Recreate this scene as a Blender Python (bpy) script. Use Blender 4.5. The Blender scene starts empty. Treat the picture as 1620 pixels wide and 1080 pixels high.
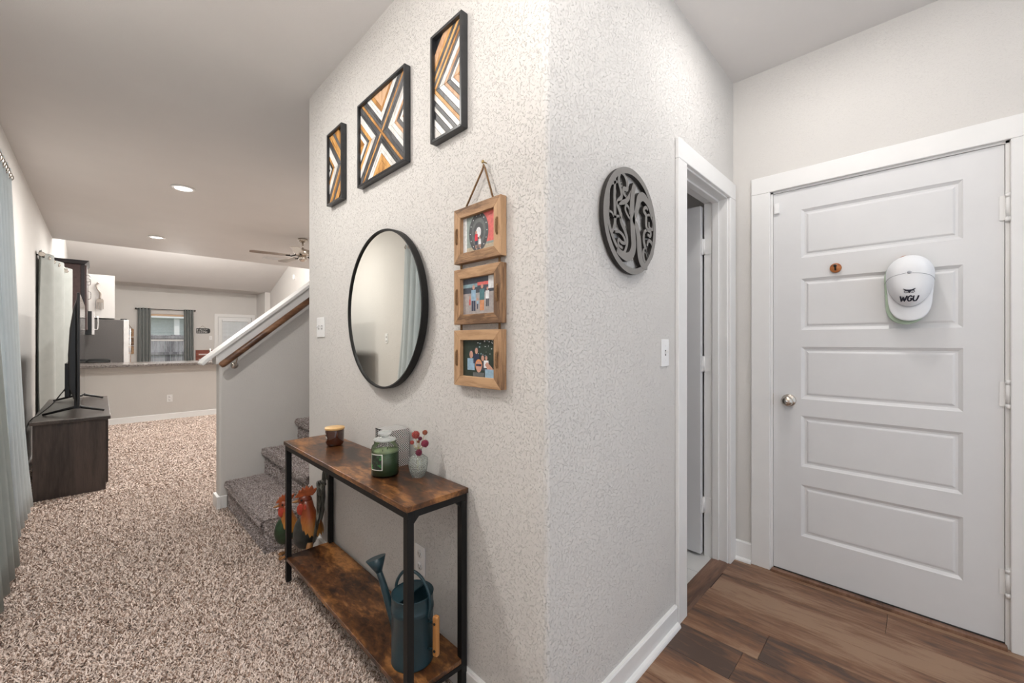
import bpy, bmesh, math, random
import numpy as np
from mathutils import Vector, Matrix
random.seed(7)
C = bpy.context.scene.collection
SC = bpy.context.scene
PI = math.pi

# ------------------------------------------------------------------ camera, world, lights, exposure
cam = bpy.data.cameras.new('camera'); cam.sensor_width = 36; cam.lens = 14.4
cam.clip_start = 0.05; cam.clip_end = 200
camo = bpy.data.objects.new('camera', cam); C.objects.link(camo)
camo.location = (0, 0, 1.25)
camo.rotation_euler = (PI / 2, 0, -math.atan2(.7098, .7043))
SC.camera = camo
SC.view_settings.view_transform = 'Standard'
SC.view_settings.look = 'None'
SC.view_settings.gamma = 1
SC.view_settings.use_curve_mapping = False
SC.view_settings.exposure = 0.18

W = bpy.data.worlds.new('sky'); SC.world = W; W.use_nodes = True
W.node_tree.nodes['Background'].inputs[0].default_value = (.82, .90, 1, 1)
W.node_tree.nodes['Background'].inputs[1].default_value = .95
sun = bpy.data.lights.new('sun', 'SUN'); sun.energy = 2.2; sun.angle = .03; sun.color = (1, .97, .93)
suno = bpy.data.objects.new('sun', sun); C.objects.link(suno); suno.rotation_euler = Vector((.55, -.42, 1)).to_track_quat('Z', 'Y').to_euler()

def lamp(name, loc, power, size=.13, col=(1, .95, .88), rot=(0, 0, 0)):
    l = bpy.data.lights.new(name, 'AREA'); l.shape = 'DISK'; l.size = size; l.energy = power; l.color = col
    o = bpy.data.objects.new(name, l); C.objects.link(o); o.location = loc; o.rotation_euler = rot
    return o
LIVING = [(.58, 5.1), (.58, 7.77), (-.14, 2.05)]
for (x, y) in LIVING:
    lamp('recessed_lamp_light', (x, y, 2.725), 23 if y < 3 else 36, col=(1, .965, .92))
lamp('recessed_lamp_light', (2.3, 5.1, 2.725), 34, col=(1, .965, .92))
lamp('recessed_lamp_light', (2.3, 7.77, 2.725), 34, col=(1, .965, .92))
lamp('foyer_lamp_light', (1.9, .27, 2.725), 6, .10, (1, .97, .94))
lamp('foyer_lamp_light', (1.0, -1.1, 2.725), 2, .3, (1, .97, .94))
def bulb(name, loc, power, size=.08, col=(1, .965, .92)):
    l = bpy.data.lights.new(name, 'POINT'); l.shadow_soft_size = size; l.energy = power; l.color = col
    o = bpy.data.objects.new(name, l); C.objects.link(o); o.location = loc; return o
bulb('kitchen_lamp_and_fill', (1.9, 9.7, 3.3), 120)
bulb('kitchen_lamp_and_fill', (.7, 10.4, 3.2), 40)
lamp('added_ceiling_fill', (-.2, -.1, 1.8), 50, .45, (1, .97, .94), (PI, 0, 0))  # added fill aimed up at the ceiling; no lamp stands here
bulb('kitchen_lamp_and_fill', (1.2, 11.0, 2.5), 75)  # added fill bulb to brighten the sloped ceiling, without a fitting
bulb('bath_lamp_light', (1.5, 1.9, 2.3), 2)

# ------------------------------------------------------------------ materials
def new_mat(name):
    m = bpy.data.materials.new(name); m.use_nodes = True
    nt = m.node_tree; b = nt.nodes['Principled BSDF']
    return m, nt, b
def coord(nt, scale=(1, 1, 1), kind='Object'):
    tc = nt.nodes.new('ShaderNodeTexCoord'); mp = nt.nodes.new('ShaderNodeMapping')
    mp.inputs['Scale'].default_value = scale
    nt.links.new(tc.outputs[kind], mp.inputs[0]); return mp.outputs[0]
def noise(nt, vec, scale, detail=4, rough=.5, dist=0):
    n = nt.nodes.new('ShaderNodeTexNoise'); n.inputs['Scale'].default_value = scale
    n.inputs['Detail'].default_value = detail; n.inputs['Roughness'].default_value = rough
    n.inputs['Distortion'].default_value = dist
    nt.links.new(vec, n.inputs['Vector']); return n.outputs['Fac']
def ramp(nt, fac, stops):
    r = nt.nodes.new('ShaderNodeValToRGB'); e = r.color_ramp.elements
    while len(e) < len(stops): e.new(.5)
    for i, (p, c) in enumerate(stops):
        e[i].position = p; e[i].color = (*c, 1) if len(c) == 3 else c
    nt.links.new(fac, r.inputs[0]); return r.outputs[0]
def bump(nt, b, h, strength, dist):
    n = nt.nodes.new('ShaderNodeBump'); n.inputs['Strength'].default_value = strength
    n.inputs['Distance'].default_value = dist
    nt.links.new(h, n.inputs['Height']); nt.links.new(n.outputs[0], b.inputs['Normal'])
def mat(name, col, rough=.5, metal=0, var=.05, vscale=12, bmp=0, bscale=200, **kw):
    """plain surface: base colour with a little procedural variation, optional fine relief"""
    m, nt, b = new_mat(name)
    v = coord(nt)
    f = noise(nt, v, vscale)
    c1 = tuple(max(0, c * (1 - var)) for c in col); c2 = tuple(min(1, c * (1 + var)) for c in col)
    nt.links.new(ramp(nt, f, [(.3, c1), (.7, c2)]), b.inputs['Base Color'])
    b.inputs['Roughness'].default_value = rough; b.inputs['Metallic'].default_value = metal
    if bmp: bump(nt, b, noise(nt, v, bscale, 3), bmp, .001)
    for k, val in kw.items():
        b.inputs[k.replace('_', ' ')].default_value = val
    return m
def emit(name, col, s):
    m, nt, b = new_mat(name)
    b.inputs['Base Color'].default_value = (0, 0, 0, 1)
    b.inputs['Emission Color'].default_value = (*col, 1); b.inputs['Emission Strength'].default_value = s
    return m
def wall_mat(name, col, s=1.0, sc=1.0):
    m, nt, b = new_mat(name); v = coord(nt)
    n1 = noise(nt, v, 62 * sc, 2, .5, .5)
    g1 = ramp(nt, n1, [(.455, (1, 1, 1)), (.50, (0, 0, 0)), (.53, (1, 1, 1))])
    mk = ramp(nt, noise(nt, v, 95 * sc, 2, .5), [(.47, (1, 1, 1)), (.56, (0, 0, 0))])
    mxx = nt.nodes.new('ShaderNodeMath'); mxx.operation = 'MAXIMUM'
    nt.links.new(g1, mxx.inputs[0]); nt.links.new(mk, mxx.inputs[1]); r1 = mxx.outputs[0]
    n2 = noise(nt, v, 210 * sc, 2, .5)
    a = nt.nodes.new('ShaderNodeMath'); a.operation = 'MULTIPLY_ADD'
    nt.links.new(n2, a.inputs[0]); a.inputs[1].default_value = .35
    nt.links.new(r1, a.inputs[2])
    bump(nt, b, a.outputs[0], .62 * s, .0028)
    nt.links.new(ramp(nt, noise(nt, v, 3), [(.3, tuple(c * .97 for c in col)), (.7, col)]), b.inputs['Base Color'])
    b.inputs['Roughness'].default_value = .75
    return m
def wood(name, dark, mid, light, axis=1, rough=.4, grain=60, patch=6, bmp=.25, rnd=False, stretch=9):
    m, nt, b = new_mat(name)
    sc = [1.0, 1.0, 1.0]; sc[axis] = 1.0 / stretch
    tc = nt.nodes.new('ShaderNodeTexCoord'); mp = nt.nodes.new('ShaderNodeMapping')
    mp.inputs['Scale'].default_value = sc
    src = tc.outputs['Object']
    if rnd:
        oi = nt.nodes.new('ShaderNodeObjectInfo'); ad = nt.nodes.new('ShaderNodeVectorMath'); ad.operation = 'ADD'
        cx = nt.nodes.new('ShaderNodeCombineXYZ'); mu = nt.nodes.new('ShaderNodeMath'); mu.operation = 'MULTIPLY'
        mu.inputs[1].default_value = 37.0
        nt.links.new(oi.outputs['Random'], mu.inputs[0])
        for k in range(3): nt.links.new(mu.outputs[0], cx.inputs[k])
        nt.links.new(src, ad.inputs[0]); nt.links.new(cx.outputs[0], ad.inputs[1]); src = ad.outputs[0]
    nt.links.new(src, mp.inputs[0]); v = mp.outputs[0]
    g = noise(nt, v, grain, 5, .65, .6)
    p = noise(nt, v, patch, 4, .6, .8)
    mx = nt.nodes.new('ShaderNodeMath'); mx.operation = 'MULTIPLY_ADD'
    nt.links.new(g, mx.inputs[0]); mx.inputs[1].default_value = .4
    pm = nt.nodes.new('ShaderNodeMath'); pm.operation = 'MULTIPLY'; pm.inputs[1].default_value = .75
    nt.links.new(p, pm.inputs[0]); nt.links.new(pm.outputs[0], mx.inputs[2])
    fac = mx.outputs[0]
    if rnd:
        oi2 = nt.nodes.new('ShaderNodeObjectInfo'); s2 = nt.nodes.new('ShaderNodeMath'); s2.operation = 'MULTIPLY_ADD'
        nt.links.new(oi2.outputs['Random'], s2.inputs[0]); s2.inputs[1].default_value = .16
        sb = nt.nodes.new('ShaderNodeMath'); sb.operation = 'SUBTRACT'; sb.inputs[1].default_value = .08
        nt.links.new(fac, sb.inputs[0]); nt.links.new(sb.outputs[0], s2.inputs[2]); fac = s2.outputs[0]
    nt.links.new(ramp(nt, fac, [(.46, dark), (.57, mid), (.69, light)]), b.inputs['Base Color'])
    b.inputs['Roughness'].default_value = rough
    bump(nt, b, g, bmp, .001)
    return m
def glass(name, col=(.97, .99, .98), rough=.02, ior=1.45):
    m, nt, b = new_mat(name)
    b.inputs['Base Color'].default_value = (*col, 1); b.inputs['Transmission Weight'].default_value = 1
    b.inputs['Roughness'].default_value = rough; b.inputs['IOR'].default_value = ior
    return m

M = {}
M['wall'] = wall_mat('greige wall paint', (.655, .635, .61), 1.35, 1.35)
M['wallc'] = wall_mat('greige hall wall paint', (.645, .625, .60), .6, 1.6)
M['wallsoft'] = wall_mat('greige wall paint soft texture', (.645, .625, .60), .7)
M['ceil'] = wall_mat('ceiling paint', (.68, .66, .645), .3, 1.4)
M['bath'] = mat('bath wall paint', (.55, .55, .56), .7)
M['trim'] = mat('white semi gloss trim paint', (.78, .775, .765), .35, var=.01)
M['door'] = mat('white door paint', (.70, .70, .705), .38, var=.012, bmp=.08, bscale=400)
M['gap'] = mat('black weather strip', (.02, .02, .02), .8)
M['plastic'] = mat('white switch plastic', (.82, .82, .82), .3, var=.01)
M['slot'] = mat('dark slot', (.08, .08, .08), .6)
M['nickel'] = mat('satin nickel', (.58, .53, .47), .25, 1)
M['chrome'] = mat('chrome', (.8, .8, .8), .12, 1)
M['blackmetal'] = mat('black powder coated steel', (.006, .006, .006), .5, Specular_IOR_Level=.3)
M['framewood'] = mat('black picture frame lacquer', (.025, .026, .028), .28, var=.2, vscale=40)
M['mirror'] = mat('mirror silver', (.86, .87, .83), .01, 1, var=.0)
M['console'] = wood('rustic brown board', (.016, .007, .004), (.105, .040, .013), (.33, .145, .045), 1, .3, 55, 6.5, .2, stretch=2.2)
M['plank'] = wood('brown vinyl plank', (.075, .045, .033), (.19, .092, .048), (.30, .185, .115), 1, .40, 50, 6, .2, True, 6)
M['thresh'] = wood('threshold strip wood', (.08, .04, .025), (.17, .085, .05), (.25, .14, .09), 0, .4)
M['rail'] = wood('walnut handrail', (.06, .025, .012), (.15, .065, .03), (.24, .12, .06), 0, .35)
M['frame_oak'] = wood('reclaimed oak board', (.13, .07, .035), (.34, .195, .10), (.48, .30, .165), 2, .65, 110, 9, .6, True, 8)
M['frame_oak_h'] = wood('reclaimed oak board across', (.13, .07, .035), (.34, .195, .10), (.48, .30, .165), 1, .65, 110, 9, .6, True, 8)
M['rope'] = mat('jute rope', (.20, .11, .05), .9, var=.3, vscale=300, bmp=.6, bscale=500)
M['brass'] = mat('aged brass nail', (.45, .33, .15), .35, 1)
M['s_orange'] = wood('amber stained strip', (.34, .15, .035), (.56, .28, .075), (.68, .38, .13), 2, .45, 80, 10, .2, True, 5)
M['s_tan'] = wood('tan stained strip', (.42, .22, .11), (.60, .36, .20), (.68, .45, .28), 2, .45, 80, 10, .2, True, 5)
M['s_dark'] = wood('charcoal stained strip', (.03, .03, .032), (.065, .066, .07), (.12, .12, .125), 2, .4, 80, 10, .2, True, 5)
M['s_white'] = wood('whitewashed strip', (.55, .53, .50), (.74, .72, .69), (.82, .81, .79), 2, .4, 80, 10, .2, True, 5)
M['mono'] = mat('grey painted monogram face', (.20, .19, .178), .5, var=.05)
M['monoside'] = mat('charred laser-cut edge', (.018, .015, .013), .6)
M['tvstand'] = wood('espresso wood', (.022, .015, .012), (.042, .03, .025), (.07, .05, .042), 2, .45, 90, 6, .15, False, 12)
M['tvtop'] = wood('espresso wood top', (.03, .022, .018), (.055, .042, .035), (.085, .065, .055), 1, .3, 90, 6, .1, False, 12)
M['tvblack'] = mat('black tv plastic', (.012, .012, .013), .3)
M['screen'] = mat('dark tv screen', (.015, .015, .017), .06)
M['curtain'] = mat('sage grey curtain', (.36, .40, .385), .85, var=.05, bmp=.3, bscale=900)
M['curtain_backlit'] = mat('backlit grey blue curtain', (.43, .50, .53), .85, var=.05, bmp=.3, bscale=900)
M['curtain_s'] = mat('pale sage curtain', (.44, .43, .39), .85, var=.05, bmp=.3, bscale=900)
def cloth(name, col, tl):
    m = mat(name, col, .85, var=.05, bmp=.3, bscale=900); nt = m.node_tree; b = nt.nodes['Principled BSDF']
    t = nt.nodes.new('ShaderNodeBsdfTranslucent'); t.inputs[0].default_value = (*[min(1, c * 1.5) for c in col], 1)
    ms = nt.nodes.new('ShaderNodeMixShader'); ms.inputs[0].default_value = tl
    nt.links.new(b.outputs[0], ms.inputs[1]); nt.links.new(t.outputs[0], ms.inputs[2]); nt.links.new(ms.outputs[0], nt.nodes['Material Output'].inputs[0]); return m
M['curtain'] = cloth('sage grey curtain', (.40, .44, .425), .15)
M['curtain_g'] = cloth('dark grey curtain', (.245, .26, .255), .08)
M['curtain_backlit'] = cloth('backlit grey blue curtain', (.64, .69, .72), .5)  # cool window light behind the cloth is put into this colour
M['curtain_s'] = cloth('pale sage curtain', (.37, .385, .365), .10)
M['cabinet'] = mat('dark espresso cabinet', (.055, .03, .028), .4, var=.2, vscale=30)
M['cabtrim'] = mat('black brown crown', (.014, .01, .012), .35)
M['white'] = mat('white panel paint', (.76, .745, .725), .6, var=.01)
M['fork'] = mat('pale cutlery metal', (.42, .37, .33), .5, .3)
M['fridge'] = mat('grey fridge side', (.115, .108, .105), .5, var=.06, vscale=60)
M['fridgedoor'] = mat('stainless front lit white', (.80, .79, .78), .35)  # near-white holds the light falling on the stainless front
M['granite'] = None
m, nt, b = new_mat('speckled granite'); v = coord(nt)
nt.links.new(ramp(nt, noise(nt, v, 70, 6, .75), [(.36, (.015, .014, .014)), (.48, (.11, .09, .08)), (.56, (.26, .23, .21)), (.68, (.05, .045, .042))]), b.inputs['Base Color'])
b.inputs['Roughness'].default_value = .22; M['granite'] = m
M['amber'] = mat('amber glass', (.05, .012, .004), .08, var=.05)
M['amber'].node_tree.nodes['Principled BSDF'].inputs['Coat Weight'].default_value = .6
M['lidwood'] = wood('light bamboo lid', (.55, .33, .13), (.70, .45, .20), (.80, .56, .29), 0, .45)
m, nt, b = new_mat('thin clear glass'); nt.nodes.remove(b)
tr = nt.nodes.new('ShaderNodeBsdfTransparent'); tr.inputs[0].default_value = (.98, .99, .985, 1)
gl = nt.nodes.new('ShaderNodeBsdfGlossy'); gl.inputs['Roughness'].default_value = .03
lw = nt.nodes.new('ShaderNodeLayerWeight'); lw.inputs[0].default_value = .3; ms = nt.nodes.new('ShaderNodeMixShader')
nt.links.new(lw.outputs['Fresnel'], ms.inputs[0]); nt.links.new(tr.outputs[0], ms.inputs[1]); nt.links.new(gl.outputs[0], ms.inputs[2])
nt.links.new(ms.outputs[0], nt.nodes['Material Output'].inputs[0]); M['glass'] = m
m, nt, b = new_mat('thick lid glass'); b.inputs['Base Color'].default_value = (.92, .95, .94, 1); b.inputs['Transmission Weight'].default_value = .72; b.inputs['Roughness'].default_value = .08; M['lidglass'] = m
M['vaseglass'] = None
m, nt, b = new_mat('pressed glass')
b.inputs['Base Color'].default_value = (.93, .98, .95, 1); b.inputs['Transmission Weight'].default_value = .9
b.inputs['Roughness'].default_value = .08; v = coord(nt)
vo = nt.nodes.new('ShaderNodeTexVoronoi'); vo.inputs['Scale'].default_value = 190; nt.links.new(v, vo.inputs['Vector'])
bump(nt, b, vo.outputs['Distance'], .7, .002); M['vaseglass'] = m
M['wax'] = mat('green candle wax', (.075, .13, .055), .35, var=.1)
M['waxtop'] = mat('pale green wax top', (.26, .34, .17), .5)
M['label'] = mat('cream label border', (.78, .76, .70), .5)
M['labelpic'] = None
m, nt, b = new_mat('leafy label print'); v = coord(nt)
nt.links.new(ramp(nt, noise(nt, v, 70, 3, .6), [(.40, (.012, .018, .010)), (.55, (.03, .045, .03)), (.66, (.03, .30, .05)), (.8, (.16, .12, .10))]), b.inputs['Base Color']); M['labelpic'] = m
m, nt, b = new_mat('black white chevron print'); v = coord(nt)      # folded zig-zag stripes
sx = nt.nodes.new('ShaderNodeSeparateXYZ'); nt.links.new(v, sx.inputs[0])
def mth(op, a, bb=None, c=None):
    n = nt.nodes.new('ShaderNodeMath'); n.operation = op
    for i, q in enumerate((a, bb, c)):
        if q is None: continue
        if isinstance(q, (int, float)): n.inputs[i].default_value = q
        else: nt.links.new(q, n.inputs[i])
    return n.outputs[0]
tri = mth('PINGPONG', sx.outputs[2], .030)
st = mth('FRACT', mth('MULTIPLY', mth('ADD', mth('ADD', sx.outputs[1], sx.outputs[0]), tri), 120))
nt.links.new(ramp(nt, st, [(.49, (.015, .015, .015)), (.51, (.72, .71, .69))]), b.inputs['Base Color'])
b.inputs['Roughness'].default_value = .45; M['chevron'] = m
M['black'] = mat('black paint', (.01, .01, .01), .5)
M['paper'] = mat('white paper', (.78, .77, .75), .6)
M['fl_red'] = mat('dusty red bloom', (.31, .055, .045), .8, var=.35, vscale=250)
M['fl_mag'] = mat('magenta bloom', (.22, .025, .055), .8, var=.35, vscale=250)
M['fl_plum'] = mat('plum bloom', (.13, .012, .035), .8, var=.35, vscale=250)
M['fl_rust'] = mat('rusty bud', (.25, .07, .035), .8, var=.35, vscale=250)
M['stem'] = mat('straw stem', (.42, .36, .14), .7)
M['teal'] = mat('dark teal enamel', (.014, .040, .052), .3, var=.06)
M['tealin'] = mat('dark inside', (.004, .006, .008), .7)
M['grip'] = wood('varnished pine grip', (.24, .09, .02), (.38, .16, .045), (.48, .23, .07), 2, .35)
M['r_comb'] = mat('orange red comb', (.34, .075, .02), .35, var=.25, vscale=40)
M['r_wattle'] = mat('red wattle', (.46, .055, .03), .35, var=.2, vscale=60)
m, nt, b = new_mat('painted hackle feathers'); v = coord(nt, (1, 1, .12))
zz = nt.nodes.new('ShaderNodeSeparateXYZ'); nt.links.new(coord(nt), zz.inputs[0])
gz = nt.nodes.new('ShaderNodeMath'); gz.operation = 'MULTIPLY_ADD'; nt.links.new(noise(nt, v, 110, 3), gz.inputs[0]); gz.inputs[1].default_value = .22
g2 = nt.nodes.new('ShaderNodeMath'); g2.operation = 'MULTIPLY_ADD'; g2.inputs[1].default_value = -3.2; g2.inputs[2].default_value = 1.22; nt.links.new(zz.outputs[2], g2.inputs[0])
nt.links.new(g2.outputs[0], gz.inputs[2])
nt.links.new(ramp(nt, gz.outputs[0], [(.1, (.13, .02, .008)), (.45, (.28, .06, .015)), (.8, (.52, .24, .05))]), b.inputs['Base Color'])
b.inputs['Roughness'].default_value = .35; M['r_hackle'] = m
M['r_body'] = mat('slate rooster body', (.035, .038, .035), .35, var=.4, vscale=40)
M['r_green'] = mat('dark green rooster body', (.02, .045, .02), .35, var=.4, vscale=40)
M['r_leg'] = mat('ochre leg', (.35, .16, .05), .5)
M['r_eye'] = mat('glossy eye', (.01, .01, .012), .1)
M['r_tail'] = wood('striped tail metal', (.02, .02, .02), (.10, .10, .08), (.42, .42, .36), 2, .4, 90, 30, .2, False, 14)
M['capwhite'] = mat('white cotton twill', (.83, .84, .86), .85, var=.01, bmp=.2, bscale=1200)
M['capgreen'] = mat('sage green twill', (.42, .52, .40), .85, var=.03, bmp=.2, bscale=1200)
M['capline'] = mat('grey seam thread', (.38, .39, .42), .8)
M['capink'] = mat('navy black embroidery', (.012, .014, .03), .7)
M['hookwood'] = wood('reddish wood disc', (.20, .05, .015), (.42, .14, .035), (.55, .22, .06), 1, .35, 60, 20)
M['tile'] = mat('pale bath tile', (.70, .69, .67), .3, var=.08, vscale=5)
M['fence'] = wood('weathered fence board', (.14, .13, .14), (.26, .245, .25), (.38, .36, .37), 2, .8, 50, 6, .3, True, 9)
M['siding'] = mat('pale blue grey siding', (.62, .66, .66), .7)
M['roof'] = mat('grey shingle', (.33, .34, .36), .9, var=.2, vscale=30)
M['grass'] = mat('dry lawn', (.25, .26, .15), .95, var=.3, vscale=8)
M['blind'] = mat('white blind slat', (.80, .81, .82), .5)
M['valance'] = mat('warm blind valance', (.62, .42, .27), .5)
M['redwood'] = wood('red brown dining wood', (.06, .014, .010), (.13, .035, .022), (.20, .06, .04), 0, .3)
M['rug'] = mat('dark shower curtain', (.07, .07, .10), .8, var=.5, vscale=25)
M['lampglow'] = emit('lamp glow', (1, .96, .9), 6)
m, nt, b = new_mat('carpet pile')
at = nt.nodes.new('ShaderNodeAttribute'); at.attribute_name = 'tuft'
nt.links.new(at.outputs['Color'], b.inputs['Base Color']); b.inputs['Roughness'].default_value = .95; b.inputs['Specular IOR Level'].default_value = .1
M['pile'] = m
def carpet_base(name, d, l):
    m, nt, b = new_mat(name); v = coord(nt)
    nt.links.new(ramp(nt, noise(nt, v, 160, 5, .7), [(.35, d), (.65, l)]), b.inputs['Base Color'])
    b.inputs['Roughness'].default_value = 1; bump(nt, b, noise(nt, v, 120, 4, .7), 1, .012); return m
M['carpet'] = carpet_base('carpet backing', (.28, .20, .16), (.66, .55, .48))
M['carpet_g'] = carpet_base('stair carpet backing', (.2, .165, .15), (.5, .45, .43))

# ------------------------------------------------------------------ mesh helpers
def box(bm, x0, x1, y0, y1, z0, z1, mi=0):
    vs = [bm.verts.new(p) for p in ((x0, y0, z0), (x1, y0, z0), (x1, y1, z0), (x0, y1, z0), (x0, y0, z1), (x1, y0, z1), (x1, y1, z1), (x0, y1, z1))]
    for f in ((0, 3, 2, 1), (4, 5, 6, 7), (0, 1, 5, 4), (1, 2, 6, 5), (2, 3, 7, 6), (3, 0, 4, 7)):
        fc = bm.faces.new([vs[i] for i in f]); fc.material_index = mi
    return vs
def prism(bm, pts, axis, a0, a1, mi=0):
    """2-D polygon extruded along an axis; pts are the two other coordinates in order"""
    def mk(p, a):
        q = [0, 0, 0]; o = [i for i in range(3) if i != axis]; q[o[0]], q[o[1]], q[axis] = p[0], p[1], a; return q
    A = [bm.verts.new(mk(p, a0)) for p in pts]; B = [bm.verts.new(mk(p, a1)) for p in pts]
    n = len(pts)
    fs = [bm.faces.new(A), bm.faces.new(B[::-1])]
    for i in range(n): fs.append(bm.faces.new((A[i], B[i], B[(i + 1) % n], A[(i + 1) % n])))
    for f in fs: f.material_index = mi
def frame_axes(d):
    d = Vector(d).normalized(); u = Vector((0, 0, 1)) if abs(d.z) < .9 else Vector((0, 1, 0))
    a = d.cross(u).normalized(); return a, a.cross(d).normalized()
def tube(bm, pts, r, seg=10, closed=False, cap=True, mi=0, flat=None):
    pts = [Vector(p) for p in pts]; n = len(pts); rings = []
    pa = None
    for i, p in enumerate(pts):
        rr = r[i] if isinstance(r, (list, tuple)) else r
        if closed: d = pts[(i + 1) % n] - pts[i - 1]
        else: d = pts[min(i + 1, n - 1)] - pts[max(i - 1, 0)]
        d.normalize()
        if pa is None: a, bb = frame_axes(d)
        else:
            a = (pa - d * pa.dot(d)).normalized(); bb = a.cross(d)
        pa = a
        rings.append([bm.verts.new(p + (a * math.cos(t) + bb * math.sin(t)) * rr) for t in (2 * PI * k / seg for k in range(seg))])
    m = n if closed else n - 1
    for i in range(m):
        A, B = rings[i], rings[(i + 1) % n]
        for k in range(seg):
            f = bm.faces.new((A[k], A[(k + 1) % seg], B[(k + 1) % seg], B[k])); f.smooth = True; f.material_index = mi
    if cap and not closed:
        for R in (rings[0][::-1], rings[-1]):
            f = bm.faces.new(R); f.material_index = mi
def lathe(bm, prof, c=(0, 0, 0), seg=32, axis='z', mi=0, smooth=True, arc=None):
    """prof: (radius, height) pairs"""
    c = Vector(c); rings = []
    for (r, h) in prof:
        ring = []
        for k in range(seg):
            t = 2 * PI * k / seg; a, bq = r * math.cos(t), r * math.sin(t)
            p = {'z': (a, bq, h), 'x': (h, a, bq), 'y': (a, h, bq)}[axis]
            ring.append(bm.verts.new(c + Vector(p)))
        rings.append(ring)
    for i in range(len(rings) - 1):
        for k in range(seg):
            f = bm.faces.new((rings[i][k], rings[i][(k + 1) % seg], rings[i + 1][(k + 1) % seg], rings[i + 1][k]))
            f.smooth = smooth; f.material_index = mi
    for R in (rings[0], rings[-1]):
        try: f = bm.faces.new(R); f.material_index = mi
        except ValueError: pass
def ellipsoid(bm, c, r, seg=20, rings=12, mi=0, rot=None):
    mt = Matrix.Translation(c) @ (rot.to_4x4() if rot else Matrix.Identity(4)) @ Matrix.Diagonal((*r, 1))
    g = bmesh.ops.create_uvsphere(bm, u_segments=seg, v_segments=rings, radius=1, matrix=mt)
    for v in g['verts']:
        for f in v.link_faces: f.smooth = True; f.material_index = mi
def obj(name, bm, m, parent=None, loc=None, bevel=0, sub=0, fix=True):
    if fix: bmesh.ops.recalc_face_normals(bm, faces=bm.faces)
    me = bpy.data.meshes.new(name); bm.to_mesh(me); bm.free()
    for k in (m if isinstance(m, (list, tuple)) else [m]): me.materials.append(k)
    o = bpy.data.objects.new(name, me); C.objects.link(o)
    if parent: o.parent = parent
    if loc: o.location = loc
    if bevel:
        md = o.modifiers.new('bevel', 'BEVEL'); md.width = bevel; md.segments = 2; md.limit_method = 'ANGLE'; md.angle_limit = .7
    if sub:
        md = o.modifiers.new('subdivision', 'SUBSURF'); md.levels = sub; md.render_levels = sub
    return o
def thing(name, label, cat, loc=(0, 0, 0), rz=0, group=None):
    o = bpy.data.objects.new(name, None); C.objects.link(o); o.empty_display_size = .05
    o.location = loc; o.rotation_euler = (0, 0, rz); tag(o, label, cat, group); return o
def tag(o, label=None, cat=None, group=None, kind=None):
    if label: o['label'] = label
    if cat: o['category'] = cat
    if group: o['group'] = group
    if kind: o['kind'] = kind
    return o
def struct(name, bm, m, label, cat, **kw):
    o = obj(name, bm, m, **kw); return tag(o, label, cat, kind='structure')
def B(): return bmesh.new()
def bx(*a):
    bm = B(); box(bm, *a); return bm
def smooth_path(pts, n=6, closed=False):
    P = [Vector(p) for p in pts]; out = []; L = len(P)
    rng = range(L if closed else L - 1)
    for i in rng:
        p0 = P[i - 1] if (closed or i > 0) else P[0] * 2 - P[1]
        p1 = P[i]; p2 = P[(i + 1) % L]; p3 = P[(i + 2) % L] if (closed or i + 2 < L) else P[-1] * 2 - P[-2]
        for k in range(n):
            t = k / n
            out.append(.5 * ((2 * p1) + (p2 - p0) * t + (2 * p0 - 5 * p1 + 4 * p2 - p3) * t * t + (3 * p1 - p0 - 3 * p2 + p3) * t ** 3))
    if not closed: out.append(P[-1])
    return out
def wall_holes(bm, axis, t0, t1, a0, a1, z0, z1, holes):
    """wall slab normal to axis (0 or 1), thickness t0..t1, along a0..a1, with rectangular holes (h0,h1,hz0,hz1)"""
    def bb(p, q, r, s):
        if q - p < 1e-5 or s - r < 1e-5: return
        if axis == 0: box(bm, t0, t1, p, q, r, s)
        else: box(bm, p, q, t0, t1, r, s)
    cur = a0
    for (h0, h1, q0, q1) in sorted(holes):
        bb(cur, h0, z0, z1); bb(h0, h1, z0, q0); bb(h0, h1, q1, z1); cur = h1
    bb(cur, a1, z0, z1)

XA, YB, XC, XL = .914, .765, 2.60, -.48
H = 2.75
YF = 15.1
# ------------------------------------------------------------------ floors
bm = B(); box(bm, XL - .1, XA - .0, -1.6, 2.6, -.1, .012); box(bm, XL - .1, 3.8, 2.6, 8.5, -.1, .012)
floor = struct('floor', bm, M['carpet'], 'tan shag carpet floor of the living room left of the central wall', 'floor')
bm = B(); box(bm, XA, XC + .05, -1.6, YB + .02, -.1, -.006)
hallfloor = struct('floor', bm, M['gap'], 'brown wood-look plank floor in front of the white panelled door', 'floor')
bm = B(); box(bm, XA + .12, XC + .15, YB + .05, 2.57, -.1, -.002)
bathfloor = struct('floor', bm, M['tile'], 'pale tile floor seen through the narrow doorway', 'floor')
bm = B(); box(bm, XL - .1, 3.8, 8.5, YF, -.1, 0)
kfloor = struct('floor', bm, M['plank'], 'kitchen floor behind the half wall with the granite top', 'floor')
# planks run along y, laid in rows across x
pw = .182; row = 0; x = XA
while x < XC:
    x1 = min(x + pw, XC)
    y = -1.6 + [-.35, -1.25, -.1, -.8, -1.5, .25][row % 6]
    while y > -1.6: y -= 1.8
    while y < YB - .002:
        y1 = min(y + 1.8, YB - .002); ya = max(y, -1.6)
        if y1 - ya > .02:
            bm = B(); box(bm, -(x1 - x) / 2 + .0006, (x1 - x) / 2 - .0006, ya + .0006 - (ya + y1) / 2, y1 - .0006 - (ya + y1) / 2, -.0055, 0)
            o = obj('plank', bm, M['plank'], hallfloor, loc=((x + x1) / 2, (ya + y1) / 2, 0), bevel=.0009)
        y += 1.8
    x += pw; row += 1
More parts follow.
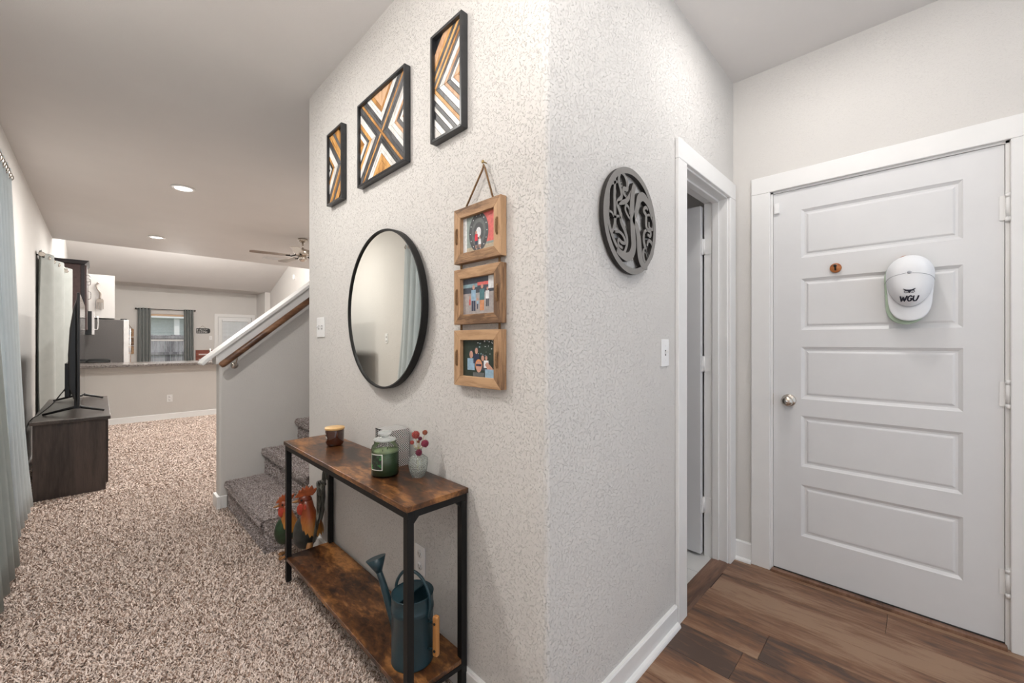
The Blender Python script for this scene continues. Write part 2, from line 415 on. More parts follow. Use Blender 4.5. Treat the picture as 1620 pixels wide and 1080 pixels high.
# bath tiles
for i in range(5):
    for j in range(6):
        xx, yy = 1.06 + i * .305, .84 + j * .29
        obj('tile', bx(xx + .002, xx + .303, yy + .002, yy + .288, -.002, .003), M['tile'], bathfloor)

# carpet pile tufts: real short blades
def blades(name, P, Nrm, h, w, cols, parent, rs, lean=.5):
    n = len(P)
    up = Nrm; t = rs.normal(size=(n, 3)); t -= (t * up).sum(1, keepdims=True) * up; t /= np.linalg.norm(t, axis=1, keepdims=True)
    sd = np.cross(up, t)
    hh = h * rs.uniform(.6, 1.25, (n, 1)); ww = w * rs.uniform(.6, 1.3, (n, 1))
    tip = P + up * hh + t * h * rs.uniform(lean * .6, lean * 2, (n, 1))
    V = np.stack([P - sd * ww, P + sd * ww, tip + sd * ww * .55, tip - sd * ww * .55], 1).reshape(-1, 3)
    F = np.arange(4 * n).reshape(-1, 4)
    me = bpy.data.meshes.new(name)
    me.vertices.add(4 * n); me.vertices.foreach_set('co', V.astype(np.float32).ravel())
    me.loops.add(4 * n); me.loops.foreach_set('vertex_index', F.astype(np.int32).ravel())
    me.polygons.add(n); me.polygons.foreach_set('loop_start', (np.arange(n) * 4).astype(np.int32))
    me.update(calc_edges=True)
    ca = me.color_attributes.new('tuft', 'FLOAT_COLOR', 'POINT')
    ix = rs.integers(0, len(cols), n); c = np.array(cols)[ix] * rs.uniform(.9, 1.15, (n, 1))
    cc = np.ones((n, 4, 4)); base = c * .86  # roots coloured darker, standing in for shade deep in the pile
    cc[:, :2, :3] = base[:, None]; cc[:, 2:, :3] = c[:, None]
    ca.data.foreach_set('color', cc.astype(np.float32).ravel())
    me.materials.append(M['pile'])
    o = bpy.data.objects.new(name, me); C.objects.link(o); o.parent = parent; o['kind'] = 'stuff'
    return o
rs = np.random.default_rng(3)
TAN = [(.76, .635, .56), (.83, .71, .64), (.66, .54, .465), (.73, .61, .535), (.34, .24, .185), (.84, .73, .67), (.26, .175, .13)]
GRY = [(.50, .44, .425), (.60, .54, .525), (.40, .345, .33), (.22, .17, .15), (.68, .62, .61)]
def scatter(x0, x1, y0, y1, n, z=.012):
    P = np.zeros((n, 3)); P[:, 0] = rs.uniform(x0, x1, n); P[:, 1] = rs.uniform(y0, y1, n); P[:, 2] = z
    return P
P1 = scatter(XL, XA - .002, .8, 4.6, 280000)
d = np.hypot(P1[:, 0], P1[:, 1]); P1 = P1[rs.uniform(size=len(P1)) < np.clip(1.9 / np.maximum(d, .1), .3, 1) ** 1.2]
P1 = P1[~((P1[:, 0] > .67) & (P1[:, 1] > 2.69) & (P1[:, 1] < 3.67))]
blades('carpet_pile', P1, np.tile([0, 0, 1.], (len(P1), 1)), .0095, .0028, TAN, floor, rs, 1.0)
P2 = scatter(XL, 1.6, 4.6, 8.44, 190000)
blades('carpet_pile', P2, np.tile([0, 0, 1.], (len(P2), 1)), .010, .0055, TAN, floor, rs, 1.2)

# ------------------------------------------------------------------ ceilings
bm = B(); box(bm, XL - .1, 3.8, -1.6, 8.95, H, H + .1)
struct('ceiling', bm, M['ceil'], 'flat textured ceiling over the living room and hall', 'ceiling')
bm = B(); prism(bm, [(8.95, 4.60), (8.95, 4.5), (14.15, H), (YF + .1, H), (YF + .1, H + .1), (14.2, H + .1)], 0, XL - .1, 3.8)
struct('ceiling', bm, M['ceil'], 'sloped ceiling descending to the far kitchen wall', 'ceiling')
struct('wall_upper', bx(XL - .1, 3.8, 8.85, 8.95, H + .1, 4.6), M['wallsoft'], 'hidden upright wall above the edge of the flat ceiling', 'wall')

# ------------------------------------------------------------------ walls
W1 = (2.45, 3.72, .62, 2.06); W2 = (7.5, 8.2, .62, 2.06)
bm = B(); wall_holes(bm, 0, XL - .12, XL, -1.6, 15.2, -.05, 3.4, [W1, W2])
wl = struct('wall_left', bm, M['wallsoft'], 'long greige left wall behind the television and curtains', 'wall')
# central wall, L-shaped with a rounded outside corner
r = .018
cor = [(XA + r - r * math.cos(t), YB + r - r * math.sin(t)) for t in (PI / 2 * k / 6 for k in range(7))]
end = [(XA + r * (1 - math.cos(t)), 2.685 - r + r * math.sin(t)) for t in (PI / 2 * k / 5 for k in range(5, -1, -1))]
L = cor + [(1.885, YB), (1.885, YB + .12), (XA + .12, YB + .12), (XA + .12, 2.565), (2.75, 2.565), (2.75, 2.685)] + end
bm = B(); prism(bm, L, 2, -.05, H)
wc = struct('wall_center', bm, M['wall'], 'textured greige central wall carrying the mirror and picture frames', 'wall')
for f in wc.data.polygons: f.use_smooth = False
bm = B(); box(bm, 1.885, 2.505, YB, YB + .12, 2.07, H); box(bm, 2.505, 2.72, YB, YB + .12, -.05, H)
struct('wall_center', bm, M['wall'], 'textured greige wall piece above and right of the narrow doorway', 'wall')
bm = B(); wall_holes(bm, 0, XC, XC + .12, -1.6, 2.685, -.05, H, [(-.262, .576, -.05, 2.068)])
struct('wall_right', bm, M['wallc'], 'textured greige wall around the white panelled door', 'wall')
bm = B(); box(bm, 3.70, 3.8, 2.685, YF, -.05, 4.6)
struct('wall_side', bm, M['wallsoft'], 'cream side wall beyond the stair rail under the sloped ceiling', 'wall')
# pony wall by the stair
SL = .858
def capz(x): return 1.175 + SL * (x - .60)
bm = B(); X0 = .625
pts = [(X0, -.05), (X0, capz(X0) - .03), (1.9, capz(1.9) - .03), (1.9, -.05)]
prism(bm, pts, 1, 3.67, 3.79)
o = struct('wall_stair', bm, M['wallsoft'], 'knee wall along the stair with a sloping white cap', 'wall', bevel=.016)
o.modifiers['bevel'].segments = 4
bm = B(); dx = .02
prism(bm, [(.60 - .075, capz(.60 - .075) - .035), (.60 - .085, capz(.60 - .085) - .012), (.60 - .06, capz(.60 - .06)), (1.9, capz(1.9)), (1.9, capz(1.9) - .03), (.60 - .04, capz(.56) - .03)], 1, 3.635, 3.825)
cp = struct('trim_1', bm, M['trim'], 'sloping white cap board on top of the stair knee wall', 'trim', bevel=.004)
bm = B(); prism(bm, [(.603, capz(.603) - .03), (1.9, capz(1.9) - .03), (1.9, capz(1.9) - .145), (.665, 1.083), (.603, 1.083)], 1, 3.652, 3.808)
struct('trim_2', bm, M['trim'], 'white skirt board just below the sloping stair cap', 'trim', bevel=.003)
# half wall with bar
bm = B(); box(bm, XL, 3.7, 8.45, 8.57, -.05, .872)
struct('wall_half', bm, M['wallsoft'], 'low greige half wall under the granite counter', 'wall')
bm = B(); box(bm, XL, 3.7, 8.425, 8.45, .79, .872)
struct('trim_3', bm, M['wallsoft'], 'painted apron band under the granite counter edge', 'trim', bevel=.006)
# far wall with window and back door
WF = (.93, 1.83, .55, 2.02); DF = (2.54, 3.42, -.05, 2.0)
bm = B(); wall_holes(bm, 1, YF, YF + .14, XL - .1, 3.6, -.05, H, [WF, DF])
struct('wall_far', bm, M['wallsoft'], 'far greige kitchen wall with a curtained window', 'wall')
struct('wall_return', bx(3.56, 3.70, 14.15, YF, -.05, H), M['wallsoft'], 'short wall return right of the far back door', 'wall')
# low closets under flat ceiling behind stair
struct('wall_back', bx(1.9, 3.7, 3.67, 3.79, -.05, H), M['wallsoft'], 'wall beyond the top of the knee wall', 'wall')

# baseboards
def baseboard(name, axis, face, sgn, a0, a1, label, h=.09, shoe=True, z0=0):
    bm = B(); t = .014
    pr = [(face, z0), (face, h), (face + sgn * (t - .004), h), (face + sgn * t, h - .006), (face + sgn * t, z0)]
    other = 1 if axis == 0 else 0
    prism(bm, pr, other, a0, a1)
    if shoe:
        q = [(face + sgn * t, z0), (face + sgn * t, z0 + .019)] + [(face + sgn * (t + .016 * math.sin(u)), z0 + .019 * math.cos(u)) for u in (.4, .8, 1.2, PI / 2)]
        prism(bm, q, other, a0, a1)
    return struct(name, bm, M['trim'], label, 'baseboard')
baseboard('baseboard_center', 1, YB, -1, XA - .014, 1.79, 'white baseboard with shoe moulding below the round monogram')
baseboard('baseboard_center', 0, XA, -1, YB - .014, 2.685, 'white baseboard on the wall behind the console table', h=.105, shoe=False)
baseboard('baseboard_right', 0, XC, -1, .668, YB, 'short white baseboard between doorway casing and panelled door', h=.11)
baseboard('baseboard_right', 0, XC, -1, -1.6, -.36, 'white baseboard right of the panelled door', h=.11)
baseboard('baseboard_half', 1, 8.45, -1, XL, 3.7, 'white baseboard along the half wall below the counter', h=.11, shoe=False)
baseboard('baseboard_left', 0, XL, 1, -1.6, 8.45, 'white baseboard along the left wall behind the television stand', h=.10, shoe=False)
bm = B(); box(bm, .607, .632, 3.656, 3.80, 0, .105); box(bm, .632, .672, 3.656, 3.672, 0, .105)
struct('baseboard_stair', bm, M['trim'], 'small white baseboard block wrapping the end of the stair knee wall', 'baseboard', bevel=.003)

# ------------------------------------------------------------------ stairs
stair = thing('staircase', 'grey-brown carpeted stairs rising behind the console table', 'stairs', (0, 0, 0))
NP, NN = [], []
ny = 2.69
for i in range(6):
    xf = .665 + i * .242; zt = .205 + i * .2
    bm = B(); y0, y1 = ny + .002, 3.664
    # riser with a bullnose nosing
    prof = [(xf + .022, 0 if i == 0 else zt - .2), (xf + .022, zt - .045)] + [(xf + .022 - .024 * math.sin(u), zt - .022 - .022 * math.cos(u)) for u in (.3, .8, 1.2, 1.6, 2.0, 2.5, 3.0)] + [(xf + .30, zt), (xf + .30, 0 if i == 0 else zt - .2)]
    prism(bm, prof, 1, y0, y1)
    obj('step', bm, M['carpet_g'], stair)
    if i < 4:
        n = [42000, 26000, 14000, 8000][i]
        P = np.zeros((n, 3)); P[:, 0] = rs.uniform(xf + .0, xf + .26, n); P[:, 1] = rs.uniform(y0, y1, n); P[:, 2] = zt - .003
        NP.append(P); NN.append(np.tile([0, 0, 1.], (n, 1)))
        n2 = n // 2
        u = rs.uniform(0, PI, n2)
        P = np.stack([xf + .022 - .024 * np.sin(u), rs.uniform(y0, y1, n2), zt - .022 - .022 * np.cos(u)], 1)
        NP.append(P); NN.append(np.stack([-np.sin(u), 0 * u, -np.cos(u) + .001], 1) * np.array([1, 1, -1.]) * np.array([1, 1, -1.]))
        n3 = n // 2
        P = np.stack([np.full(n3, xf + .021), rs.uniform(y0, y1, n3), rs.uniform(0 if i == 0 else zt - .2, zt - .04, n3)], 1)
        NP.append(P); NN.append(np.tile([-1., 0, 0], (n3, 1)))
        if i == 0:
            n4 = 9000
            P = np.stack([rs.uniform(xf + .01, XA, n4), np.full(n4, y0), rs.uniform(0, zt, n4)], 1)
            NP.append(P); NN.append(np.tile([0, -1., 0], (n4, 1)))
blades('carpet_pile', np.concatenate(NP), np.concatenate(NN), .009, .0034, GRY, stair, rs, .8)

hr = thing('handrail', 'round brown wooden handrail mounted on the stair knee wall', 'handrail', (0, 0, 0))
bm = B(); hz = lambda x: 1.088 + SL * (x - .635) * .985
tube(bm, [(.618, 3.585, hz(.618)), (.63, 3.585, hz(.63)), (1.85, 3.585, hz(1.85))], [.018, .024, .024], 16)
obj('rail', bm, M['rail'], hr)
for xx in (.72, 1.6):
    bm = B(); tube(bm, smooth_path([(xx, 3.668, hz(xx) - .09), (xx, 3.63, hz(xx) - .085), (xx, 3.60, hz(xx) - .05), (xx, 3.587, hz(xx) - .022)]), .006, 8)
    lathe(bm, [(.001, 0), (.026, 0), (.024, -.006), (.001, -.008)], (xx, 3.670, hz(xx) - .09), 16, 'y')
    obj('bracket', bm, M['nickel'], hr)

# ------------------------------------------------------------------ doors
def panel_door(name, label, w, h, th, panels, parent=None):
    """leaf in local coords: x across 0..w, front face at y=0 (facing -y), z 0..h; panels (x0,x1,z0,z1)"""
    pass
door = bpy.data.objects.new('door_1', None); C.objects.link(door)
tag(door, 'white five-panel door with two wooden cap hooks and a nickel knob', 'door', kind='structure')
Xd = 2.606
PN = [(1.690, 1.945), (1.310, 1.580), (.948, 1.222), (.593, .860), (.226, .497)]
y0, y1, zb, zt = -.250, .564, .022, 2.055
py0, py1 = -.136, .439
bm = B()
zs = [zb] + [v for p in PN[::-1] for v in p] + [zt]
box(bm, Xd, Xd + .035, y0, py0, zb, zt); box(bm, Xd, Xd + .035, py1, y1, zb, zt)
for i in range(0, len(zs), 2): box(bm, Xd, Xd + .035, py0, py1, zs[i], zs[i + 1])
obj('door_leaf', bm, M['door'], door)
for (a, b_) in PN:
    bm = B()
    def ring(ins, dep): return [bm.verts.new((Xd + dep, yy, zz_)) for yy, zz_ in ((py0 + ins, a + ins), (py1 - ins, a + ins), (py1 - ins, b_ - ins), (py0 + ins, b_ - ins))]
    R = [ring(0, 0), ring(.004, .003), ring(.014, .009), ring(.022, .009), ring(.030, .0045), ring(.034, .004)]
    for u in range(5):
        for k in range(4): bm.faces.new((R[u][k], R[u][(k + 1) % 4], R[u + 1][(k + 1) % 4], R[u + 1][k]))
    bm.faces.new(R[-1]); box(bm, Xd + .02, Xd + .034, py0, py1, a, b_)
    o = obj('door_panel', bm, M['door'], door, fix=False)
    for f in o.data.polygons:
        pass
    bmm = bmesh.new(); bmm.from_mesh(o.data); bmesh.ops.recalc_face_normals(bmm, faces=bmm.faces); bmm.to_mesh(o.data); bmm.free()
bm = B(); lathe(bm, [(.001, 0), (.033, 0), (.033, -.004), (.028, -.009), (.012, -.011), (.011, -.026), (.018, -.030), (.0265, -.040), (.0275, -.048), (.024, -.057), (.014, -.062), (.001, -.063)], (Xd, .493, .935), 28, 'x')
obj('door_knob', bm, M['nickel'], door)
bm = B(); lathe(bm, [(.001, -.0632), (.006, -.0632), (.006, -.066), (.001, -.066)], (Xd, .493, .935), 12, 'x')
obj('knob_button', bm, M['chrome'], door)
for zc in (1.795, 1.035, .268):
    bm = B(); tube(bm, [(Xd - .009, -.259, zc - .052), (Xd - .009, -.259, zc + .052)], .0075, 12)
    tube(bm, [(Xd - .009, -.259, zc - .058), (Xd - .009, -.259, zc - .040)], .0088, 12); tube(bm, [(Xd - .009, -.259, zc + .040), (Xd - .009, -.259, zc + .058)], .0088, 12)
    box(bm, Xd - .004, Xd + .001, -.258, -.236, zc - .05, zc + .05)
    obj('hinge', bm, M['trim'], door)
obj('threshold', bx(Xd - .03, Xd + .10, -.256, .57, -.002, .016), M['thresh'], door, bevel=.003)
obj('weather_strip', bx(Xd + .036, Xd + .06, -.262, .576, .0, 2.068), M['gap'], door)
obj('door_sweep', bx(Xd - .002, Xd + .03, -.249, .563, .016, .0215), M['gap'], door)
bm = B(); box(bm, Xd - .014, Xd, .535, .558, 1.945, 2.0)
obj('door_sensor', bm, M['plastic'], door, bevel=.002)
bm = B(); box(bm, Xd - .004, Xd, .5645, .576, .905, .965)
obj('strike_plate', bm, M['nickel'], door)
# casing of door_1
def casing(name, axis, face, sgn, a0, a1, zt, label, w=.092, t=.018, foot=0):
    bm = B()
    def bb(p, q, r_, s, t=t):
        lo, hi = sorted((face, face + sgn * t))
        if axis == 0: box(bm, lo, hi, p, q, r_, s)
        else: box(bm, p, q, lo, hi, r_, s)
    bb(a0 - w, a0, foot, zt); bb(a1, a1 + w, foot, zt); bb(a0 - w, a1 + w, zt, zt + w, t)
    return struct(name, bm, M['trim'], label, 'trim', bevel=.0035)
casing('trim_4', 0, XC, -1, -.264, .576, 2.066, 'flat white casing around the five-panel door')
bm = B(); box(bm, XC + .001, XC + .07, -.262, -.2515, 0, 2.068); box(bm, XC + .001, XC + .07, .5655, .576, 0, 2.068); box(bm, XC + .001, XC + .07, -.262, .576, 2.057, 2.068)
struct('trim_5', bm, M['trim'], 'white jamb lining around the five-panel door', 'trim')
# bathroom doorway
casing('trim_6', 1, YB, -1, 1.887, 2.495, 2.06, 'flat white casing around the narrow doorway right of the monogram')
bm = B()
box(bm, 1.885, 1.897, YB - .003, YB + .123, 0, 2.07); box(bm, 2.485, 2.505, YB - .003, YB + .123, 0, 2.07); box(bm, 1.885, 2.505, YB - .003, YB + .123, 2.052, 2.07)
box(bm, 1.897, 1.908, YB + .04, YB + .075, 0, 2.052); box(bm, 2.474, 2.485, YB + .04, YB + .075, 0, 2.052); box(bm, 1.9, 2.48, YB + .04, YB + .075, 2.041, 2.052)
struct('trim_7', bm, M['trim'], 'white jamb with door stop inside the narrow doorway', 'trim', bevel=.002)
bd = bpy.data.objects.new('door_2', None); C.objects.link(bd)
tag(bd, 'white bathroom door standing open inside the narrow doorway', 'door', kind='structure')
xh = 2.452
obj('door_leaf', bx(xh, xh + .033, YB + .130, YB + .72, .02, 2.035), M['door'], bd, bevel=.002)
for zc in (1.80, 1.12, .30):
    bm = B(); tube(bm, [(xh + .028, YB + .122, zc - .045), (xh + .028, YB + .122, zc + .045)], .006, 10)
    box(bm, xh + .004, xh + .031, YB + .124, YB + .1295, zc - .045, zc + .045); box(bm, 2.4815, 2.4848, YB + .08, YB + .123, zc - .045, zc + .045)
    obj('hinge', bm, M['trim'], bd)
bm = B(); prism(bm, [(YB - .012, 0), (YB + .003, .008), (YB + .060, .010), (YB + .078, .006), (YB + .080, -.002), (YB - .012, -.002)], 0, 1.9, 2.484)
struct('trim_8', bm, M['thresh'], 'brown threshold strip on the floor of the narrow doorway', 'trim')
bm = B(); box(bm, XA + .12, XC, 2.55, 2.566, 0, H); box(bm, XA + .12, XA + .13, YB + .12, 2.55, 0, H)
struct('wall_bath', bm, M['bath'], 'dim grey inner wall of the bathroom', 'wall')
bm = B(); N = 60
vs = []
for i in range(N + 1):
    xx = 1.1 + 1.35 * i / N; yy = 2.1 + .03 * math.sin(i * .9)
    vs.append((bm.verts.new((xx, yy, .2)), bm.verts.new((xx, yy, 2.35))))
for i in range(N): bm.faces.new((vs[i][0], vs[i + 1][0], vs[i + 1][1], vs[i][1])).smooth = True
sc_ = thing('shower_curtain', 'dark patterned shower curtain glimpsed above the open bathroom door', 'curtain', (0, 0, 0))
o = obj('fabric', bm, M['rug'], sc_); md = o.modifiers.new('s', 'SOLIDIFY'); md.thickness = .002
bm = B(); tube(bm, [(XA + .131, 2.1, 2.37), (XC, 2.1, 2.37)], .012, 10); obj('rod', bm, M['chrome'], sc_)

# ------------------------------------------------------------------ wooden hooks and caps on door_1
def hook(y, z, label):
    t = thing('wall_hook', label, 'hook', (Xd, y, z), group='round wooden hooks on the white door')
    bm = B(); lathe(bm, [(.001, 0), (.0225, 0), (.0235, -.003), (.0235, -.014), (.0215, -.017), (.001, -.0172)], (0, 0, 0), 28, 'x'); obj('disc', bm, M['hookwood'], t)
    bm = B(); tube(bm, [(-.017, 0, -.012), (-.024, 0, -.010), (-.028, 0, 0), (-.030, 0, .006)], [.003, .0035, .004, .004], 10)
    ellipsoid(bm, (-.032, 0, .008), (.006, .007, .007), 14, 8); obj('peg', bm, M['blackmetal'], t)
    return t
hook(.294, 1.618, 'round orange-brown wooden hook left of the white cap, with black peg')
hook(.045, 1.618, 'round wooden hook mostly hidden behind the hanging white cap')
def cap_parts(root, mc, logo, bs=1.0, hgt=.112, RFv=.142):
    """local: u across (+Y world), out of door = -x, front of the cap hangs down (-z)"""
    R1, RB, RF = .080, .088, RFv
    def P(th, ph):                    # th around (0 = front/down), ph from rim 0 to crown top pi/2
        rad = math.cos(ph) ** .62
        x0 = .030 * max(0, math.cos(th)) ** 1.5
        rr = RF if math.cos(th) > 0 else RB
        bul = 1 + .02 * math.cos(th) ** 3 * math.sin(2 * ph)
        return Vector((-(x0 + (hgt - x0) * math.sin(ph) ** .9) * bul, R1 * math.sin(th) * rad, -rr * math.cos(th) * rad * bul))
    bm = B(); n, mm = 48, 14
    rings = [[bm.verts.new(P(2 * PI * k / n, PI / 2 * j / mm * .995)) for k in range(n)] for j in range(mm + 1)]
    for j in range(mm):
        for k in range(n): bm.faces.new((rings[j][k], rings[j][(k + 1) % n], rings[j + 1][(k + 1) % n], rings[j + 1][k])).smooth = True
    bm.faces.new(rings[-1])
    o = obj('crown', bm, mc, root, fix=True); md = o.modifiers.new('s', 'SOLIDIFY'); md.thickness = .002; md.offset = -1
    # brim
    bm = B(); rows = []
    for j in range(9):
        v = j / 8; row = []
        for i in range(25):
            a = -1.48 + 2.96 * i / 24
            basey = R1 * math.sin(a); basez = -RF * math.cos(a)
            ext = .064 * bs * v * (max(.02, math.cos(a * 1.05)) ** .32)
            yy = basey * (1 + .02 * v) * (1 - .10 * v * math.sin(abs(a)) ** 2); zz_ = basez * (1 - v) - v * (RF + .064 * bs) * math.cos(a) ** .42
            xx = -.030 * math.cos(a) ** 1.5 - .002 - .006 * v + .004 * v * (1 - math.cos(a))
            row.append(bm.verts.new((xx, yy, zz_)))
        rows.append(row)
    for j in range(8):
        for i in range(24): bm.faces.new((rows[j][i], rows[j][i + 1], rows[j + 1][i + 1], rows[j + 1][i])).smooth = True
    o = obj('brim', bm, mc, root); md = o.modifiers.new('s', 'SOLIDIFY'); md.thickness = .003
    bm = B(); ellipsoid(bm, (-hgt - .001, 0, 0), (.004, .0075, .0065), 14, 8); obj('button', bm, M['capline'] if logo else mc, root)
    bm = B()
    for s in (1, -1):                # seam between the front panels and the rest
        tube(bm, [P(s * (1.35 + .12 * math.sin(ph)), ph) + Vector((-.0006, 0, 0)) for ph in [PI / 2 * q / 20 * .98 for q in range(1, 21)]], .0009, 6)
    obj('seam', bm, M['capline'], root)
    return P
cw = thing('baseball_cap', 'white baseball cap with black owl emblem and letters, hanging on the door', 'cap', (2.570, .028, 1.548))
P = cap_parts(cw, M['capwhite'], True)
def on_cap(u, w, lift=.0012):       # u across (Y), w down
    z = -w; y = u
    best = None
    RV = .142 if z < 0 else .088; th = math.atan2(y / .080, -z / RV); rr = min(.999, math.hypot(y / .080, z / RV))
    lo, hi = 0, PI / 2
    for _ in range(30):
        mid = (lo + hi) / 2; p = P(th, mid)
        if math.hypot(p.y / .080, p.z / RV) > rr: lo = mid
        else: hi = mid
    p = P(th, (lo + hi) / 2); return Vector((p.x - lift, y, z))
# letters drawn as strokes on the curved front
def strokes(bm, segs, wd):
    for s in segs:
        pts = []
        for (a, b_) in zip(s[:-1], s[1:]):
            for k in range(5): pts.append((a[0] + (b_[0] - a[0]) * k / 5, a[1] + (b_[1] - a[1]) * k / 5))
        pts.append(s[-1])
        w = [wd] * len(pts)
        tube(bm, [on_cap(-q[0], q[1]) for q in pts], w, 6)
bm = B(); zl = .122; h = .022
wv = lambda u, v: (u + .003 * (v - .5), zl - v * h)
strokes(bm, [[wv(-.030, 1), wv(-.024, 0), wv(-.0195, .8), wv(-.0145, 0), wv(-.0085, 1)],
             [wv(.008, .85), wv(.002, 1.0), wv(-.004, .75), wv(-.005, .3), wv(-.001, 0), wv(.005, .05), wv(.0085, .45), wv(.003, .45)],
             [wv(.013, 1), wv(.0125, .3), wv(.016, 0), wv(.022, .05), wv(.0255, .4), wv(.0275, 1)]], .0027)
obj('lettering', bm, M['capink'], cw)
bm = B(); ze = .078
strokes(bm, [[(-.019, ze - .008), (-.009, ze - .003), (0, ze - .002), (.009, ze - .003), (.019, ze - .008)],
             [(-.016, ze - .004), (-.008, ze + .000), (0, ze + .001), (.008, ze), (.016, ze - .004)], [(0, ze), (0, ze + .010)], [(-.003, ze + .004), (0, ze + .009), (.003, ze + .004)]], .0018)
for s in (-1, 1):
    strokes(bm, [[(s * .010 + .0065 * math.cos(t), ze + .0045 + .0045 * math.sin(t)) for t in (2 * PI * k / 10 for k in range(11))], [(s * .010 - .001, ze + .0045), (s * .010 + .001, ze + .0045)]], .0009)
obj('emblem', bm, M['capink'], cw)
cg = thing('baseball_cap', 'sage green baseball cap tucked behind the white cap on the door', 'cap', (2.590, .034, 1.542))
cg.rotation_euler = (.04, 0, 0)
cap_parts(cg, M['capgreen'], False, 1.14, .034)

# ------------------------------------------------------------------ wall plates
def plate(name, label, cat, loc, normal, slots='toggle', group=None):
    """normal: unit outwards; plate 70 x 115 mm"""
    rz = math.atan2(normal[1], normal[0]) + PI / 2
    t = thing(name, label, cat, loc, rz, group)
    w = .058 if slots == 'double' else .035
    bm = B(); box(bm, -w, w, -.005, 0, -.0575, .0575); obj('cover_plate', bm, M['plastic'], t, bevel=.003)
    if slots in ('toggle', 'double'):
        for dx in ((0,) if slots == 'toggle' else (-.023, .023)):
            bm = B(); box(bm, dx - .005, dx + .005, -.0055, -.0048, -.012, .012); obj('slot', bm, M['slot'], t)
            bm = B(); prism(bm, [(-.005, -.006), (-.018, .004), (-.018, .010), (-.005, .006)], 0, dx - .004, dx + .004); obj('toggle', bm, M['plastic'], t)
        for zz_ in (-.03, .03):
            bm = B(); lathe(bm, [(.001, -.005), (.003, -.0055), (.001, -.006)], (0, 0, zz_), 8, 'y'); obj('screw', bm, M['trim'], t)
    else:
        for zz_ in (-.024, .024):
            bm = B(); lathe(bm, [(.001, -.0048), (.0165, -.0048), (.0165, -.0068), (.001, -.0068)], (0, 0, zz_), 20, 'y'); o = obj('receptacle', bm, M['plastic'], t)
            bm = B(); box(bm, -.008, -.006, -.0072, -.0068, zz_ - .004, zz_ + .006); box(bm, .006, .008, -.0072, -.0068, zz_ - .003, zz_ + .006); box(bm, -.002, .002, -.0072, -.0068, zz_ - .011, zz_ - .007)
            obj('slots', bm, M['slot'], o)
    return t
plate('light_switch', 'white double light switch near the left end of the central wall', 'switch', (XA, 2.478, 1.332), (-1, 0), 'double')
plate('light_switch', 'white light switch between the monogram and the narrow doorway', 'switch', (1.688, YB, 1.202), (0, -1))
plate('wall_outlet', 'white wall outlet behind the console table above the watering can', 'outlet', (XA, 1.425, .372), (-1, 0), 'outlet')
plate('wall_outlet', 'white wall outlet on the half wall below the counter', 'outlet', (.79, 8.45, .35), (0, -1), 'outlet')
plate('wall_outlet', 'white wall outlet on the left wall, seen in the round mirror', 'outlet', (XL, 4.52, 1.285), (1, 0), 'outlet')
plate('light_switch', 'white switch plate below the small black sign on the far wall', 'switch', (2.36, YF, 1.36), (0, -1))

# ------------------------------------------------------------------ mirror
mr = thing('wall_mirror', 'round wall mirror with thin black metal frame above the console', 'mirror', (.890, 1.697, 1.393), -.025)
bm = B(); lathe(bm, [(.343, .006), (.343, -.012), (.350, -.014), (.352, -.011), (.352, .016), (.343, .016), (.343, .006)], (0, 0, 0), 96, 'x', smooth=False); 
for f in list(bm.faces):
    if len(f.verts) > 4: bm.faces.remove(f)
obj('frame', bm, M['blackmetal'], mr)
bm = B(); lathe(bm, [(.001, -.006), (.3435, -.006), (.3435, .010), (.001, .010)], (0, 0, 0), 96, 'x', smooth=False); obj('mirror_glass', bm, M['mirror'], mr)

